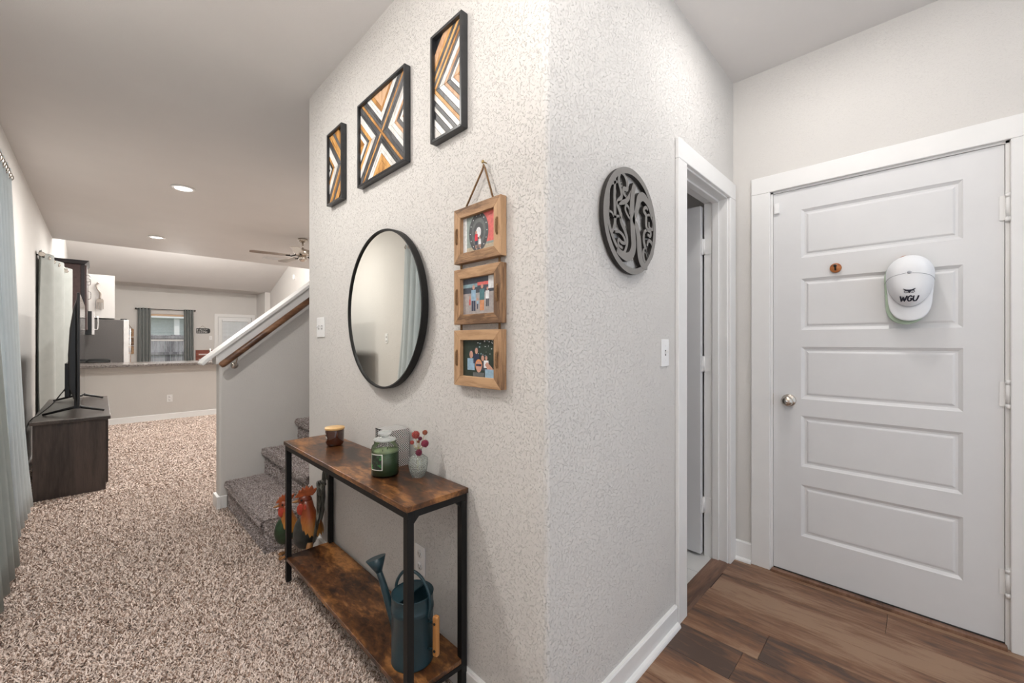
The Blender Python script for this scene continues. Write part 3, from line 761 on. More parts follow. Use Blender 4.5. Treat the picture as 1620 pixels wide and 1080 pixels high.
# ------------------------------------------------------------------ chevron wall art
def clip(poly, a, b_, c):            # keep a*x+b*y<=c
    out = []
    for i in range(len(poly)):
        p, q = poly[i], poly[(i + 1) % len(poly)]
        fp, fq = a * p[0] + b_ * p[1] - c, a * q[0] + b_ * q[1] - c
        if fp <= 0: out.append(p)
        if fp * fq < 0:
            t = fp / (fp - fq); out.append((p[0] + (q[0] - p[0]) * t, p[1] + (q[1] - p[1]) * t))
    return out
def area(p): return abs(sum(p[i][0] * p[(i + 1) % len(p)][1] - p[(i + 1) % len(p)][0] * p[i][1] for i in range(len(p)))) / 2
def art(y0, y1, z0, z1, cx, label, seqs, arm=.013, k=1.0):
    """seen from the room: h = right = -Y.  cx = pattern centre in h from the panel's centre"""
    t = thing('chevron_wall_art', label, 'wall art', (XA, (y0 + y1) / 2, (z0 + z1) / 2), group=None)
    w, h = (y1 - y0) / 2, (z1 - z0) / 2; fw = .011
    def bar(name, pts):
        bm = B(); prism(bm, pts, 0, -.030, -.001); obj(name, bm, M['framewood'], t, bevel=.0015)
    bar('frame_rail', [(-w, h), (w, h), (w - fw, h - fw), (-w + fw, h - fw)]); bar('frame_rail', [(-w, -h), (w, -h), (w - fw, -h + fw), (-w + fw, -h + fw)])
    bar('frame_stile', [(-w, -h), (-w, h), (-w + fw, h - fw), (-w + fw, -h + fw)]); bar('frame_stile', [(w, -h), (w, h), (w - fw, h - fw), (w - fw, -h + fw)])
    obj('backing', bx(-.012, -.002, -w + fw, w - fw, -h + fw, h - fw), M['framewood'], t)
    W_, H_ = w - fw, h - fw
    big = 2.0; sx_ = k
    def piece(conds, m):
        poly = [(-W_, -H_), (W_, -H_), (W_, H_), (-W_, H_)]
        for (a, b_, c) in conds: poly = clip(poly, a, b_, c) if len(poly) > 2 else []
        if len(poly) < 3 or area(poly) < 2.5e-5: return
        # inset slightly for the joint
        cxp = sum(p[0] for p in poly) / len(poly); cyp = sum(p[1] for p in poly) / len(poly)
        bm = B(); top = -.0165 - random.uniform(0, .0015)
        pl = [(-p[0], p[1]) for p in poly]     # h -> Y
        prism(bm, pl, 0, top, -.0125); obj('wood_strip', bm, M[m], t, bevel=.0006)
    # u = k*x + y ; v = k*x - y  (diagonal coordinates about the centre)
    nrm = math.hypot(k, 1); g = .0007
    U = (k / nrm, 1 / nrm); V = (k / nrm, -1 / nrm)
    def cond(dir_, lo, hi):          # lo<= dir.(p-c) <=hi
        off = dir_[0] * cx
        return [(dir_[0], dir_[1], hi + off - g), (-dir_[0], -dir_[1], -(lo + off) - g)]
    # crossing arms
    piece(cond(U, -arm / 2, arm / 2), 's_orange')
    piece(cond(V, -arm / 2, arm / 2) + cond(U, arm / 2, big), 's_orange'); piece(cond(V, -arm / 2, arm / 2) + cond(U, -big, -arm / 2), 's_orange')
    quads = {'R': (1, 1), 'L': (-1, -1), 'T': (1, -1), 'B': (-1, 1)}
    for q, (su, sv) in quads.items():
        a = arm / 2
        UU = (U[0] * su, U[1] * su); VV = (V[0] * sv, V[1] * sv)
        nU, nV = U, V
        for (wd, m) in seqs[q]:
            # band where min(su*u, sv*v) in [a, a+wd]
            def cd(dr, lo, hi):
                off = dr[0] * cx
                return [(dr[0], dr[1], hi + off - g), (-dr[0], -dr[1], -(lo + off) - g)]
            diff = (UU[0] - VV[0], UU[1] - VV[1])
            od = diff[0] * cx
            piece(cd(UU, a, a + wd) + cd(VV, a, big) + [(diff[0], diff[1], od - g)], m)       # u<v
            piece(cd(VV, a, a + wd) + cd(UU, a, big) + [(-diff[0], -diff[1], -od - g)], m)
            a += wd
    return t
D, Wt, O, T = 's_dark', 's_white', 's_orange', 's_tan'
sq = {'R': [(.017, D), (.017, D), (.02, Wt), (.02, Wt), (.014, T), (.018, D), (.015, Wt), (.02, T), (.03, O)],
      'L': [(.020, D), (.012, D), (.028, Wt), (.018, O), (.014, D), (.020, Wt), (.05, O)],
      'T': [(.014, D), (.014, D), (.014, Wt), (.014, Wt), (.018, O), (.05, T)],
      'B': [(.014, D), (.014, D), (.016, Wt), (.016, Wt), (.022, O), (.05, O)]}
art(1.50, 1.94, 1.995, 2.395, 0, 'black-framed chevron wood art, widest and middle of the three panels', sq, k=1.0)
sqa = {'L': [(.030, D), (.034, Wt), (.015, O), (.013, D), (.018, Wt), (.06, O)], 'T': [(.024, O), (.02, D), (.04, O)], 'B': [(.016, O), (.02, D), (.04, O)], 'R': [(.03, D), (.03, Wt), (.04, O)]}
art(2.125, 2.32, 1.995, 2.388, .075, 'narrow black-framed chevron wood art, leftmost of the three panels', sqa, k=1.15)
sqb = {'R': [(.015, D), (.022, Wt), (.013, T), (.016, D), (.013, Wt), (.02, T), (.03, O)],
       'L': [(.013, D), (.013, Wt), (.012, O), (.02, D), (.03, T)], 'T': [(.013, D), (.015, O), (.015, D), (.014, O), (.03, T)], 'B': [(.018, Wt), (.014, D), (.014, Wt), (.02, D), (.02, Wt), (.03, Wt)]}
art(1.125, 1.315, 1.998, 2.402, -.085, 'narrow black-framed chevron wood art, rightmost of the three panels', sqb, k=1.05)

# ------------------------------------------------------------------ hanging trio of photo frames
hf = thing('hanging_photo_frames', 'three rustic wooden photo frames linked and hung by jute rope from a nail', 'photo frames', (XA, 1.049, 1.405))
YC = 1.049
def photo(bmats, kind, w, h):
    """flat print: coloured shapes on one sheet (local h right, v up)"""
    bm = B(); L_ = [0]
    def shp(pts, mi):
        L_[0] += 1; xx = -.0130 - .00002 * L_[0]
        poly = list(pts)
        for c_ in ((1, 0, w), (-1, 0, w), (0, 1, h), (0, -1, h)):
            poly = clip(poly, *c_) if len(poly) > 2 else []
        if len(poly) < 3: return
        f = bm.faces.new([bm.verts.new((xx, -p[0], p[1])) for p in poly]); f.material_index = mi
    def ell(cx, cy, rx, ry, mi, n=18): shp([(cx + rx * math.cos(2 * PI * i / n), cy + ry * math.sin(2 * PI * i / n)) for i in range(n)], mi)
    def rect(a, b_, c, d_, mi): shp([(a, c), (b_, c), (b_, d_), (a, d_)], mi)
    if kind == 0:       # big tyre, red wall, adult in red and child
        rect(-w, w, -h, h, 0); rect(.02, w, -h * .6, h, 1); rect(-w, w, -h, -h * .72, 2)
        rect(-w, -w + .02, -h, h, 3)
        ell(-.004, .002, .050, .066, 4, 30); ell(-.004, .002, .036, .048, 5, 26); ell(-.004, .002, .026, .034, 4); ell(-.004, .002, .013, .017, 3)
        for i in range(14): ell(-.004 + .043 * math.cos(i * .45), .002 + .057 * math.sin(i * .45), .002, .002, 3, 8)
        ell(-.016, .002, .005, .006, 7); rect(-.023, -.008, -.026, -.003, 6); rect(-.021, -.010, -.040, -.026, 8); rect(-.020, -.017, -.052, -.04, 7); rect(-.014, -.011, -.052, -.04, 7)
        ell(.002, -.018, .004, .005, 7); rect(-.004, .009, -.040, -.022, 3); rect(-.002, .001, -.052, -.04, 7); rect(.004, .007, -.052, -.04, 7)
    elif kind == 1:     # people walking in a street
        rect(-w, w, -h, h, 9); rect(-w, w, .01, h, 10); rect(-.01, w * .7, .034, .045, 1); rect(-w, -.01, .03, .042, 11); rect(.045, w, .02, h, 3)
        def person(cx, sc_, top, bot, skin=7):
            ell(cx, .036 * sc_ - .006, .006 * sc_, .008 * sc_, skin); rect(cx - .012 * sc_, cx + .012 * sc_, -.010 * sc_ - .006, .027 * sc_ - .006, top)
            rect(cx - .010 * sc_, cx - .001, -.045 * sc_ - .006, -.010 * sc_ - .006, bot); rect(cx + .001, cx + .010 * sc_, -.045 * sc_ - .006, -.010 * sc_ - .006, bot)
        person(-.030, 1.0, 12, 8); person(.014, 1.0, 13, 14); person(.041, .72, 3, 10)
        ell(-.009, -.012, .004, .005, 7); rect(-.014, -.004, -.028, -.017, 12); rect(-.012, -.006, -.045, -.028, 8)
        ell(-.049, -.004, .004, .006, 7); rect(-.054, -.045, -.030, -.01, 1)
    else:               # group selfie under trees
        rect(-w, w, -h, h, 15)
        for i in range(26): ell(random.uniform(-.02, w), random.uniform(.0, h), random.uniform(.001, .004), random.uniform(.001, .003), 3 if i % 3 else 11, 8)
        def head(cx, cy, r_, top, hair=10):
            rect(cx - r_ * 1.9, cx + r_ * 1.7, cy - r_ * 5, cy - r_ * 1.2, top); ell(cx, cy + r_ * .35, r_ * 1.1, r_ * 1.25, hair); ell(cx, cy, r_ * .9, r_ * 1.2, 7)
        head(-.042, .012, .0105, 12); head(-.014, .025, .0085, 8, 10); head(.018, .001, .008, 10); head(.036, .002, .0065, 3); 
        shp([(.03, -.02), (.05, -.045), (w, -.045), (.04, -.01)], 7); head(-.002, -.028, .016, 5, 14)
        rect(-.016, .012, -.026, -.019, 8); rect(.03, w, -h, -.035, 12)
    return bm
PM = [mat('print %d' % i, c, .4, var=.15, vscale=90) for i, c in enumerate([(.25, .3, .28), (.62, .13, .12), (.45, .38, .28), (.72, .74, .76), (.07, .075, .08), (.12, .13, .13), (.60, .03, .05), (.52, .28, .21), (.03, .04, .08), (.36, .33, .32), (.06, .07, .09), (.22, .34, .38), (.28, .42, .55), (.08, .19, .21), (.62, .25, .10), (.025, .04, .03)])]
for idx, (zc, hh) in enumerate([(1.617, .0955), (1.405, .096), (1.193, .096)]):
    w = .120; th = -.028; fw = .034
    dz = zc - 1.405
    fr = thing('photo_frame', None, None, (0, 0, dz)); fr.parent = hf
    def bar(name, pts, m):
        bm = B(); prism(bm, pts, 0, th, -.002); obj(name, bm, M[m], fr, bevel=.0015)
    bar('frame_rail', [(-w, hh), (w, hh), (w - fw, hh - fw), (-w + fw, hh - fw)], 'frame_oak_h'); bar('frame_rail', [(-w, -hh), (w, -hh), (w - fw, -hh + fw), (-w + fw, -hh + fw)], 'frame_oak_h')
    bar('frame_stile', [(-w, -hh), (-w, hh), (-w + fw, hh - fw), (-w + fw, -hh + fw)], 'frame_oak'); bar('frame_stile', [(w, -hh), (w, hh), (w - fw, hh - fw), (w - fw, -hh + fw)], 'frame_oak')
    obj('backing', bx(-.012, -.003, -w + fw - .002, w - fw + .002, -hh + fw - .002, hh - fw + .002), M['paper'], fr)
    obj('photo', photo(PM, idx, w - fw, hh - fw), PM, fr, fix=False)
    for s in (-1, 1):
        bm = B(); tube(bm, smooth_path([(th + .004, s * (w - .017), -.028), (th - .003, s * (w - .017), -.02), (th - .004, s * (w - .017), 0), (th - .003, s * (w - .017), .02), (th + .004, s * (w - .017), .028)]), .0038, 8)
        obj('rope_loop', bm, M['rope'], fr)
bm = B()
for s in (-1, 1):
    pass
tube(bm, [(-.016, -.075, .30), (-.012, -.028, .420), (-.013, -.022, .4335), (-.012, -.016, .420), (-.016, .075, .30)], .0032, 8)
obj('rope', bm, M['rope'], hf)
for zz_ in (.106, -.106):
    for s in (-1, 1):
        bm = B(); tube(bm, [(-.012, s * .098, zz_ - .013), (-.012, s * .098, zz_ + .013)], .004, 8); obj('rope_link', bm, M['rope'], hf)
bm = B(); lathe(bm, [(.001, -.020), (.0055, -.019), (.006, -.016), (.002, -.014), (.002, 0), (.001, 0)], (0, -.022, .442), 14, 'x'); obj('nail', bm, M['brass'], hf)

# ------------------------------------------------------------------ monogram
mg = thing('monogram_plaque', 'round grey cut-out monogram plaque with a large K on the wall', 'wall plaque', (1.372, YB, 1.688))
RX = .192
def mono_obj(name, bm):
    bmesh.ops.recalc_face_normals(bm, faces=bm.faces); bm.normal_update()
    for f in bm.faces: f.material_index = 0 if f.normal.y < -.7 else 1
    return obj(name, bm, [M['mono'], M['monoside']], mg)
bm = B(); n = 96; prof = [(1.0, -.022), (.885, -.022), (.885, -.006), (1.0, -.006)]
rg = [[bm.verts.new((RX * r_ * math.cos(2 * PI * k / n), d_, RX * r_ * math.sin(2 * PI * k / n))) for k in range(n)] for r_, d_ in prof]
for i in range(4):
    for k in range(n): bm.faces.new((rg[i][k], rg[i][(k + 1) % n], rg[(i + 1) % 4][(k + 1) % n], rg[(i + 1) % 4][k]))
mono_obj('ring', bm)
def ribbon(bm, pts, w0, w1=None, d0=-.021, d1=-.007, closed=False):
    w1 = w1 or w0
    P_ = smooth_path([(p[0] * RX, 0, p[1] * RX) for p in pts], 7, closed); n = len(P_); rows = []
    for i, p in enumerate(P_):
        d_ = (P_[(i + 1) % n] - P_[i - 1]) if closed else (P_[min(i + 1, n - 1)] - P_[max(i - 1, 0)])
        nx = Vector((-d_.z, 0, d_.x)).normalized(); t = i / (n - 1)
        hw = (w0 + (w1 - w0) * math.sin(t * PI)) * RX / 2 * .92
        a, b_ = p + nx * hw, p - nx * hw
        rows.append([bm.verts.new((a.x, d0, a.z)), bm.verts.new((b_.x, d0, b_.z)), bm.verts.new((b_.x, d1, b_.z)), bm.verts.new((a.x, d1, a.z))])
    for i in range(n if closed else n - 1):
        A, Bq = rows[i], rows[(i + 1) % n]
        for k in range(4): bm.faces.new((A[k], A[(k + 1) % 4], Bq[(k + 1) % 4], Bq[k]))
    if not closed: bm.faces.new(rows[0]); bm.faces.new(rows[-1])
bm = B()
ribbon(bm, [(.10, .73), (.03, .55), (0, .3), (.02, 0), (.04, -.25), (.06, -.45), (-.02, -.62), (-.18, -.70), (-.38, -.68), (-.55, -.62)], .13, .20, -.0225)
ribbon(bm, [(.10, .73), (-.06, .50), (-.20, .35), (-.36, .28), (-.52, .23)], .06, .10)
ribbon(bm, [(.04, .02), (.14, .18), (.22, .36), (.28, .50), (.42, .58), (.58, .54), (.72, .43), (.80, .26)], .09, .19, -.0225)
ribbon(bm, [(.04, .05), (.18, -.06), (.26, -.28), (.29, -.50), (.34, -.68), (.46, -.78), (.62, -.80)], .09, .20, -.0225)
ribbon(bm, [(-.02, .02), (-.14, .08), (-.24, .18), (-.20, .27), (-.10, .22), (-.08, .12)], .05, .06)
mono_obj('letter', bm)
bm = B()
ribbon(bm, [(-.80, .42), (-.83, .2), (-.84, -.1), (-.74, -.32), (-.60, -.50), (-.45, -.62)], .06, .09)
ribbon(bm, [(-.60, .68), (-.62, .4), (-.61, .1), (-.61, -.15), (-.70, -.32)], .06, .10)
ribbon(bm, [(-.40, .86), (-.48, .66), (-.40, .5), (-.38, .38), (-.52, .23), (-.42, .08), (-.39, -.08), (-.24, -.24), (-.17, -.40), (-.24, -.58), (-.34, -.66)], .06, .10)
ribbon(bm, [(-.42, .84), (-.26, .80), (-.17, .68), (-.18, .57), (-.30, .55), (-.30, .47), (-.20, .42)], .06, .09)
ribbon(bm, [(-.80, .52), (-.66, .56), (-.52, .62)], .05, .06)
ribbon(bm, [(-.60, -.30), (-.44, -.28), (-.30, -.34), (-.24, -.44), (-.36, -.46), (-.48, -.42), (-.48, -.52), (-.34, -.56)], .05, .07)
ribbon(bm, [(-.82, .02), (-.72, .02), (-.62, -.04), (-.5, .0), (-.40, -.02)], .04, .05)
mono_obj('letter', bm)
bm = B()
ribbon(bm, [(.66, .38), (.56, .40), (.48, .32), (.58, .24), (.58, .10), (.62, -.02), (.76, -.04), (.76, -.14), (.64, -.13)], .06, .09)
ribbon(bm, [(.62, -.03), (.50, -.12), (.48, -.28), (.54, -.42), (.46, -.52), (.50, -.66), (.62, -.74)], .06, .10)
ribbon(bm, [(.62, .26), (.76, .28), (.88, .16), (.86, .02), (.72, .03), (.70, .14)], .05, .07)
ribbon(bm, [(.62, -.36), (.68, -.25), (.80, -.26), (.88, -.38), (.82, -.54), (.70, -.62), (.60, -.52), (.52, -.44)], .06, .09)
ribbon(bm, [(.58, -.46), (.66, -.58), (.60, -.70)], .05, .06)
mono_obj('letter', bm)

# ------------------------------------------------------------------ console table
ct = thing('console_table', 'narrow console table with rustic brown boards and black metal frame', 'table', (0, 0, .03))
cx0, cx1, cy0, cy1 = .666, .905, 1.115, 2.295
def rel(bm, name, m, parent=ct, bevel=0, off=(0, 0, -.03)):
    for v in bm.verts: v.co += Vector(off)
    return obj(name, bm, m, parent, bevel=bevel)
rel(bx(cx0 - .004, cx1, cy0 - .004, cy1 + .004, .724, .742), 'tabletop', M['console'], bevel=.0015)
rel(bx(cx0 + .002, cx1 - .002, cy0 + .004, cy1 - .004, .138, .155), 'shelf', M['console'], bevel=.0015)
lt = .024
for (a, b_) in ((cx0 + .002, cy0 + .002), (cx1 - .002 - lt, cy0 + .002), (cx0 + .002, cy1 - .002 - lt), (cx1 - .002 - lt, cy1 - .002 - lt)):
    bm = B(); box(bm, a, a + lt, b_, b_ + lt, .034, .7); lg = rel(bm, 'leg', M['blackmetal'], bevel=.001)
    bm = B(); lathe(bm, [(.013, .03), (.013, .034), (.006, .036)], (a + lt / 2, b_ + lt / 2, 0), 12); rel(bm, 'foot', M['blackmetal'], lg)
for (nm, a) in (('apron', (cx0 + .002, cx0 + .002 + lt, cy0 + .002, cy1 - .002)), ('apron', (cx1 - .002 - lt, cx1 - .002, cy0 + .002, cy1 - .002))):
    rel(bx(*a, .700, .7235), nm, M['blackmetal'], bevel=.001)
for yy in (cy0 + .002, cy1 - .002 - lt):
    rel(bx(cx0 + .002 + lt, cx1 - .002 - lt, yy, yy + lt, .700, .7235), 'apron', M['blackmetal'], bevel=.001)
    rel(bx(cx0 + .002 + lt, cx1 - .002 - lt, yy, yy + .018, .122, .138), 'crossbar', M['blackmetal'], bevel=.001)
    for s, xx in ((1, cx0 + .026), (-1, cx1 - .026)):
        bm = B(); prism(bm, [(xx, .70), (xx + s * .022, .70), (xx, .678)], 1, yy + .004, yy + .020); rel(bm, 'gusset', M['blackmetal'])
ZT = .742
# amber candle
ac = thing('candle_jar', 'dark amber glass candle jar with light wooden lid, left end of the table', 'candle', (.815, 2.035, ZT))
bm = B(); lathe(bm, [(.001, 0), (.030, 0), (.038, .006), (.042, .018), (.043, .075), (.041, .078), (.001, .078)], seg=40); obj('jar', bm, M['amber'], ac)
bm = B(); lathe(bm, [(.001, .078), (.0445, .078), (.0455, .081), (.0455, .087), (.0445, .089), (.001, .089)], seg=40); obj('lid', bm, M['lidwood'], ac)
def wrap_rect(bm, R, a0, a1, z0, z1, n=6, mi=0):
    vs = [(bm.verts.new((R * math.cos(a0 + (a1 - a0) * i / n), R * math.sin(a0 + (a1 - a0) * i / n), z0)), bm.verts.new((R * math.cos(a0 + (a1 - a0) * i / n), R * math.sin(a0 + (a1 - a0) * i / n), z1))) for i in range(n + 1)]
    for i in range(n): f = bm.faces.new((vs[i][0], vs[i + 1][0], vs[i + 1][1], vs[i][1])); f.material_index = mi; f.smooth = True
bm = B(); A0 = math.radians(181)
for (da, z0_, z1_) in ((-.02, .058, .064), (.18, .046, .049), (.25, .040, .044), (.20, .033, .035), (.10, .027, .0285)):
    wrap_rect(bm, .0435, A0 - .05, A0 + .05 + da, z0_, z1_)
obj('printed_label', bm, M['label'], ac)
# green jar candle
gj = thing('candle_jar', 'green wax candle in a clear lidded apothecary jar', 'candle', (.772, 1.452, ZT))
bm = B(); lathe(bm, [(.001, 0), (.048, 0), (.051, .004), (.051, .098), (.047, .112), (.040, .120), (.040, .128)], seg=44); [bm.faces.remove(f) for f in list(bm.faces) if len(f.verts) > 4]; obj('jar', bm, M['glass'], gj)
bm = B(); lathe(bm, [(.001, .004), (.0495, .005), (.0500, .088), (.001, .088)], seg=40); obj('wax', bm, M['wax'], gj)
bm = B(); lathe(bm, [(.001, .0882), (.050, .0882), (.050, .0925), (.045, .0905), (.001, .0900)], seg=40); wt = obj('wax_top', bm, M['waxtop'], gj)
bm = B()
for s in (-.014, .014): tube(bm, [(s, s * .6, .089), (s, s * .6, .098)], .0012, 6)
obj('wick', bm, M['black'], gj)
bm = B(); lathe(bm, [(.001, .129), (.036, .129), (.0425, .131), (.0425, .136), (.030, .141), (.016, .143), (.013, .147), (.022, .152), (.027, .158), (.022, .165), (.001, .167)], seg=40); obj('lid', bm, M['lidglass'], gj)
bm = B(); a0 = math.radians(172); wrap_rect(bm, .0516, a0, a0 + 1.05, .028, .088, 10); lb = obj('label', bm, M['label'], gj)
bm = B(); wrap_rect(bm, .0519, a0 + .06, a0 + .99, .031, .085, 10); obj('label_picture', bm, M['labelpic'], lb)
# patterned box
pb = thing('patterned_box', 'white box with black chevron pattern behind the green candle jar', 'box', (.853, 1.548, ZT), math.radians(0))
obj('box_body', bx(-.045, .050, -.052, .052, 0, .150), M['chevron'], pb, bevel=.001)
bm = B()
for k in range(7): box(bm, -.0458, -.045, .044 - k * .014, .049 - k * .014 , .004, .146)
box(bm, -.0458, -.045, -.052, .052, .146, .150)
obj('stripe_panel', bm, M['black'], pb)
# vase with dried globe flowers
vz = thing('bud_vase', 'small pressed clear glass bud vase at the right end of the table', 'vase', (.845, 1.335, ZT), math.radians(20))
bm = B()
def sq(s, z, nn=8):
    out = []
    for k in range(nn * 4):
        t = 2 * PI * k / (nn * 4); c_, s_ = math.cos(t), math.sin(t); e = .35
        out.append(bm.verts.new((s * math.copysign(abs(c_) ** e, c_), s * math.copysign(abs(s_) ** e, s_), z)))
    return out
prof = [(.020, 0), (.030, .022), (.034, .050), (.033, .070), (.018, .082), (.0125, .088), (.0125, .104), (.016, .108), (.0135, .108), (.010, .103), (.010, .088), (.014, .080), (.029, .068), (.030, .050), (.026, .024), (.017, .006)]
R = [sq(s * .86, z) for s, z in prof]
for i in range(len(R) - 1):
    for k in range(32): bm.faces.new((R[i][k], R[i][(k + 1) % 32], R[i + 1][(k + 1) % 32], R[i + 1][k]))
bm.faces.new(R[0]); bm.faces.new(R[-1])
obj('glass_body', bm, M['vaseglass'], vz)
df = thing('dried_flowers', 'dried red and plum globe flowers standing in the small glass vase', 'flowers', (.845, 1.335, ZT))
def bloom(c, r_, m, ends):
    bm = B(); ellipsoid(bm, c, (r_ * .78,) * 3, 14, 10)
    rr = random.Random(int(r_ * 1e6))
    for i in range(90):                       # small pointed florets
        z = 1 - 2 * (i + .5) / 90; t = i * 2.39996; q = math.sqrt(1 - z * z); d_ = Vector((q * math.cos(t), q * math.sin(t), z))
        a, b2 = frame_axes(d_); p = Vector(c) + d_ * r_ * .7; wq = r_ * .16
        vs = [bm.verts.new(p + a * wq), bm.verts.new(p + b2 * wq), bm.verts.new(p - a * wq), bm.verts.new(p - b2 * wq)]
        tip = bm.verts.new(Vector(c) + d_ * r_ * rr.uniform(.95, 1.1))
        for k in range(4): bm.faces.new((vs[k], vs[(k + 1) % 4], tip))
    o = obj('bloom', bm, m, df)
    bm = B(); tube(bm, smooth_path([(0.002, 0, .02), (0, 0, .09), (c[0] * .6, c[1] * .6, (c[2] + .10) / 2), tuple(Vector(c) * .97)]), .0011, 6); obj('stem', bm, M['stem'], df)
# screen-right on this side is (+.70,-.71)
def fl(s, z, f=0): return (s * .70 - f * .7, -s * .71 - f * .7, z)
bloom(fl(-.009, .158, .004), .0165, M['fl_red'], None); bloom(fl(.025, .166), .0105, M['fl_rust'], None)
bloom(fl(.026, .126, .006), .0155, M['fl_mag'], None); bloom(fl(.007, .096, .022), .0135, M['fl_plum'], None)
bloom(fl(-.022, .130, .006), .0085, M['fl_red'], None); bloom(fl(.006, .142, -.004), .0085, M['fl_plum'], None); bloom(fl(.001, .132, .002), .006, M['fl_rust'], None)

# watering can
wcn = thing('watering_can', 'dark teal metal watering can with wooden grip on the lower shelf', 'watering can', (.765, 1.245, .155), math.radians(106))
# local +x = spout direction (towards +Y)
bm = B(); lathe(bm, [(.001, .002), (.066, .002), (.070, 0), (.072, .004), (.0705, .008), (.0705, .172), (.0725, .175), (.0705, .178), (.0725, .182), (.0705, .185), (.0705, .226), (.072, .229), (.069, .230), (.0685, .012), (.001, .010)], seg=48); obj('body', bm, M['teal'], wcn)
bm = B(); n = 24
arc = [(.069 * math.cos(t), .069 * math.sin(t)) for t in (-PI * .5 + PI * k / n for k in range(n + 1))]
prism(bm, arc, 2, .222, .226); obj('half_lid', bm, M['teal'], wcn)
bm = B(); tube(bm, [(.064, 0, .05), (.095, 0, .12), (.150, 0, .235), (.165, 0, .262)], [.019, .016, .011, .011], 16)
obj('spout', bm, M['teal'], wcn)
bm = B(); tube(bm, [(.160, 0, .252), (.178, 0, .300)], [.011, .036], 28); obj('rose', bm, M['teal'], wcn)
bm = B(); tube(bm, smooth_path([(.071, 0, .16), (.0765, 0, .20), (.072, 0, .245), (.040, 0, .288), (0, 0, .300), (-.040, 0, .288), (-.072, 0, .245), (-.0765, 0, .20), (-.071, 0, .16)]), .0055, 10); obj('carry_handle', bm, M['teal'], wcn)
bm = B()
for zz_ in (.065, .155): tube(bm, [(-.069, 0, zz_ - .008), (-.105, 0, zz_)], .004, 8)
obj('handle_bracket', bm, M['teal'], wcn)
bm = B(); box(bm, -.114, -.094, -.009, .009, .045, .178); hg = obj('grip', bm, M['grip'], wcn, bevel=.005)
bm = B()
for zz_ in (.065, .155): lathe(bm, [(.001, -.012), (.0045, -.011), (.0045, .011), (.001, .012)], (-.104, 0, zz_), 12, 'y')
obj('rivet', bm, M['blackmetal'], hg)

# ------------------------------------------------------------------ roosters
def rooster(loc, rz, s, label, body, tails=7):
    t = thing('rooster_figurine', label, 'figurine', loc, rz)
    # local: +x = beak direction
    def SS(bm):
        for v in bm.verts: v.co *= s
        return bm
    bm = B(); ellipsoid(bm, (.004, 0, .180), (.066, .052, .098), 28, 18, rot=Matrix.Rotation(-.12, 3, 'Y')); obj('body', SS(bm), body, t)
    bm = B()                                     # hackle: neck widening to a ragged collar
    n = 36; prof = [(.0, .350, .026, .028), (-.004, .31, .032, .033), (-.010, .275, .040, .042), (-.016, .24, .052, .054), (-.022, .205, .060, .062), (-.026, .185, .060, .063)]
    rings = []
    for j, (cx, z, rx, ry) in enumerate(prof):
        ring = []
        for k in range(n):
            a = 2 * PI * k / n; zz_ = z + (-.020 * (k % 2) + .045 * max(-.15, math.cos(a))) * (1 if j == len(prof) - 1 else .55 if j == len(prof) - 2 else .2 if j == len(prof) - 3 else 0)
            ring.append(bm.verts.new((cx + rx * math.cos(a), ry * math.sin(a), zz_)))
        rings.append(ring)
    for j in range(len(rings) - 1):
        for k in range(n): bm.faces.new((rings[j][k], rings[j][(k + 1) % n], rings[j + 1][(k + 1) % n], rings[j + 1][k])).smooth = True
    bm.faces.new(rings[0])
    obj('hackle', SS(bm), M['r_hackle'], t)
    bm = B(); ellipsoid(bm, (.010, 0, .352), (.036, .026, .028), 20, 12); hd = obj('head', SS(bm), M['r_hackle'], t)
    bm = B(); lathe(bm, [(.012, 0), (.009, .018), (.004, .032), (.001, .038)], (0, 0, 0), 12, 'x')
    for v in bm.verts: v.co = Vector((v.co.x + .040, v.co.y, v.co.z * .8 + .350 - v.co.x * .18))
    obj('beak', SS(bm), M['r_leg'], t)
    bm = B()                                     # serrated comb
    top = [(.062, .368), (.052, .385), (.044, .392), (.040, .408), (.030, .402), (.024, .422), (.012, .410), (.002, .432), (-.010, .414), (-.024, .430), (-.032, .410), (-.052, .416), (-.044, .392), (-.030, .376), (-.005, .372), (.030, .370)]
    prism(bm, top, 1, -.009, .009); obj('comb', SS(bm), M['r_comb'], t, bevel=.003)
    for sd in (-1, 1):
        bm = B(); ellipsoid(bm, (.028, sd * .020, .308), (.020, .007, .032), 16, 10); ellipsoid(bm, (.002, sd * .027, .318), (.010, .006, .020), 12, 8); obj('wattle', SS(bm), M['r_wattle'], t)
        bm = B(); ellipsoid(bm, (.022, sd * .0245, .358), (.006, .004, .006), 12, 8); obj('eye', SS(bm), M['r_eye'], t)
        bm = B(); tube(bm, [(-.02, sd * .03, .13), (-.01, sd * .032, .07), (0, sd * .034, .012)], [.017, .012, .009], 10)
        for a in (-.5, 0, .5): tube(bm, [(0, sd * .034, .010), (.045 * math.cos(a), sd * .034 + .045 * math.sin(a), .005)], [.007, .004], 8)
        obj('leg', SS(bm), M['r_leg'], t)
    for k in range(tails):
        a = (k - 3) * .09; bm = B()
        tube(bm, smooth_path([(-.045, a * .2, .14), (-.068, a * .3, .26 + .006 * k), (-.080, a * .5, .40 + .012 * k), (-.088, a * .7, .46 + .014 * (k % 4)), (-.108, a * .9, .45)]), [.008] * 24 + [.003], 8)
        obj('tail_feather', SS(bm), M['r_tail'], t)
    return t
rooster((.808, 2.395, .026), math.radians(150), 1.0, 'tall painted rooster figurine with orange neck behind the console leg', M['r_body'])
rooster((.752, 2.565, .026), math.radians(165), .84, 'smaller red-combed rooster figurine behind the taller rooster', M['r_green'], 0)

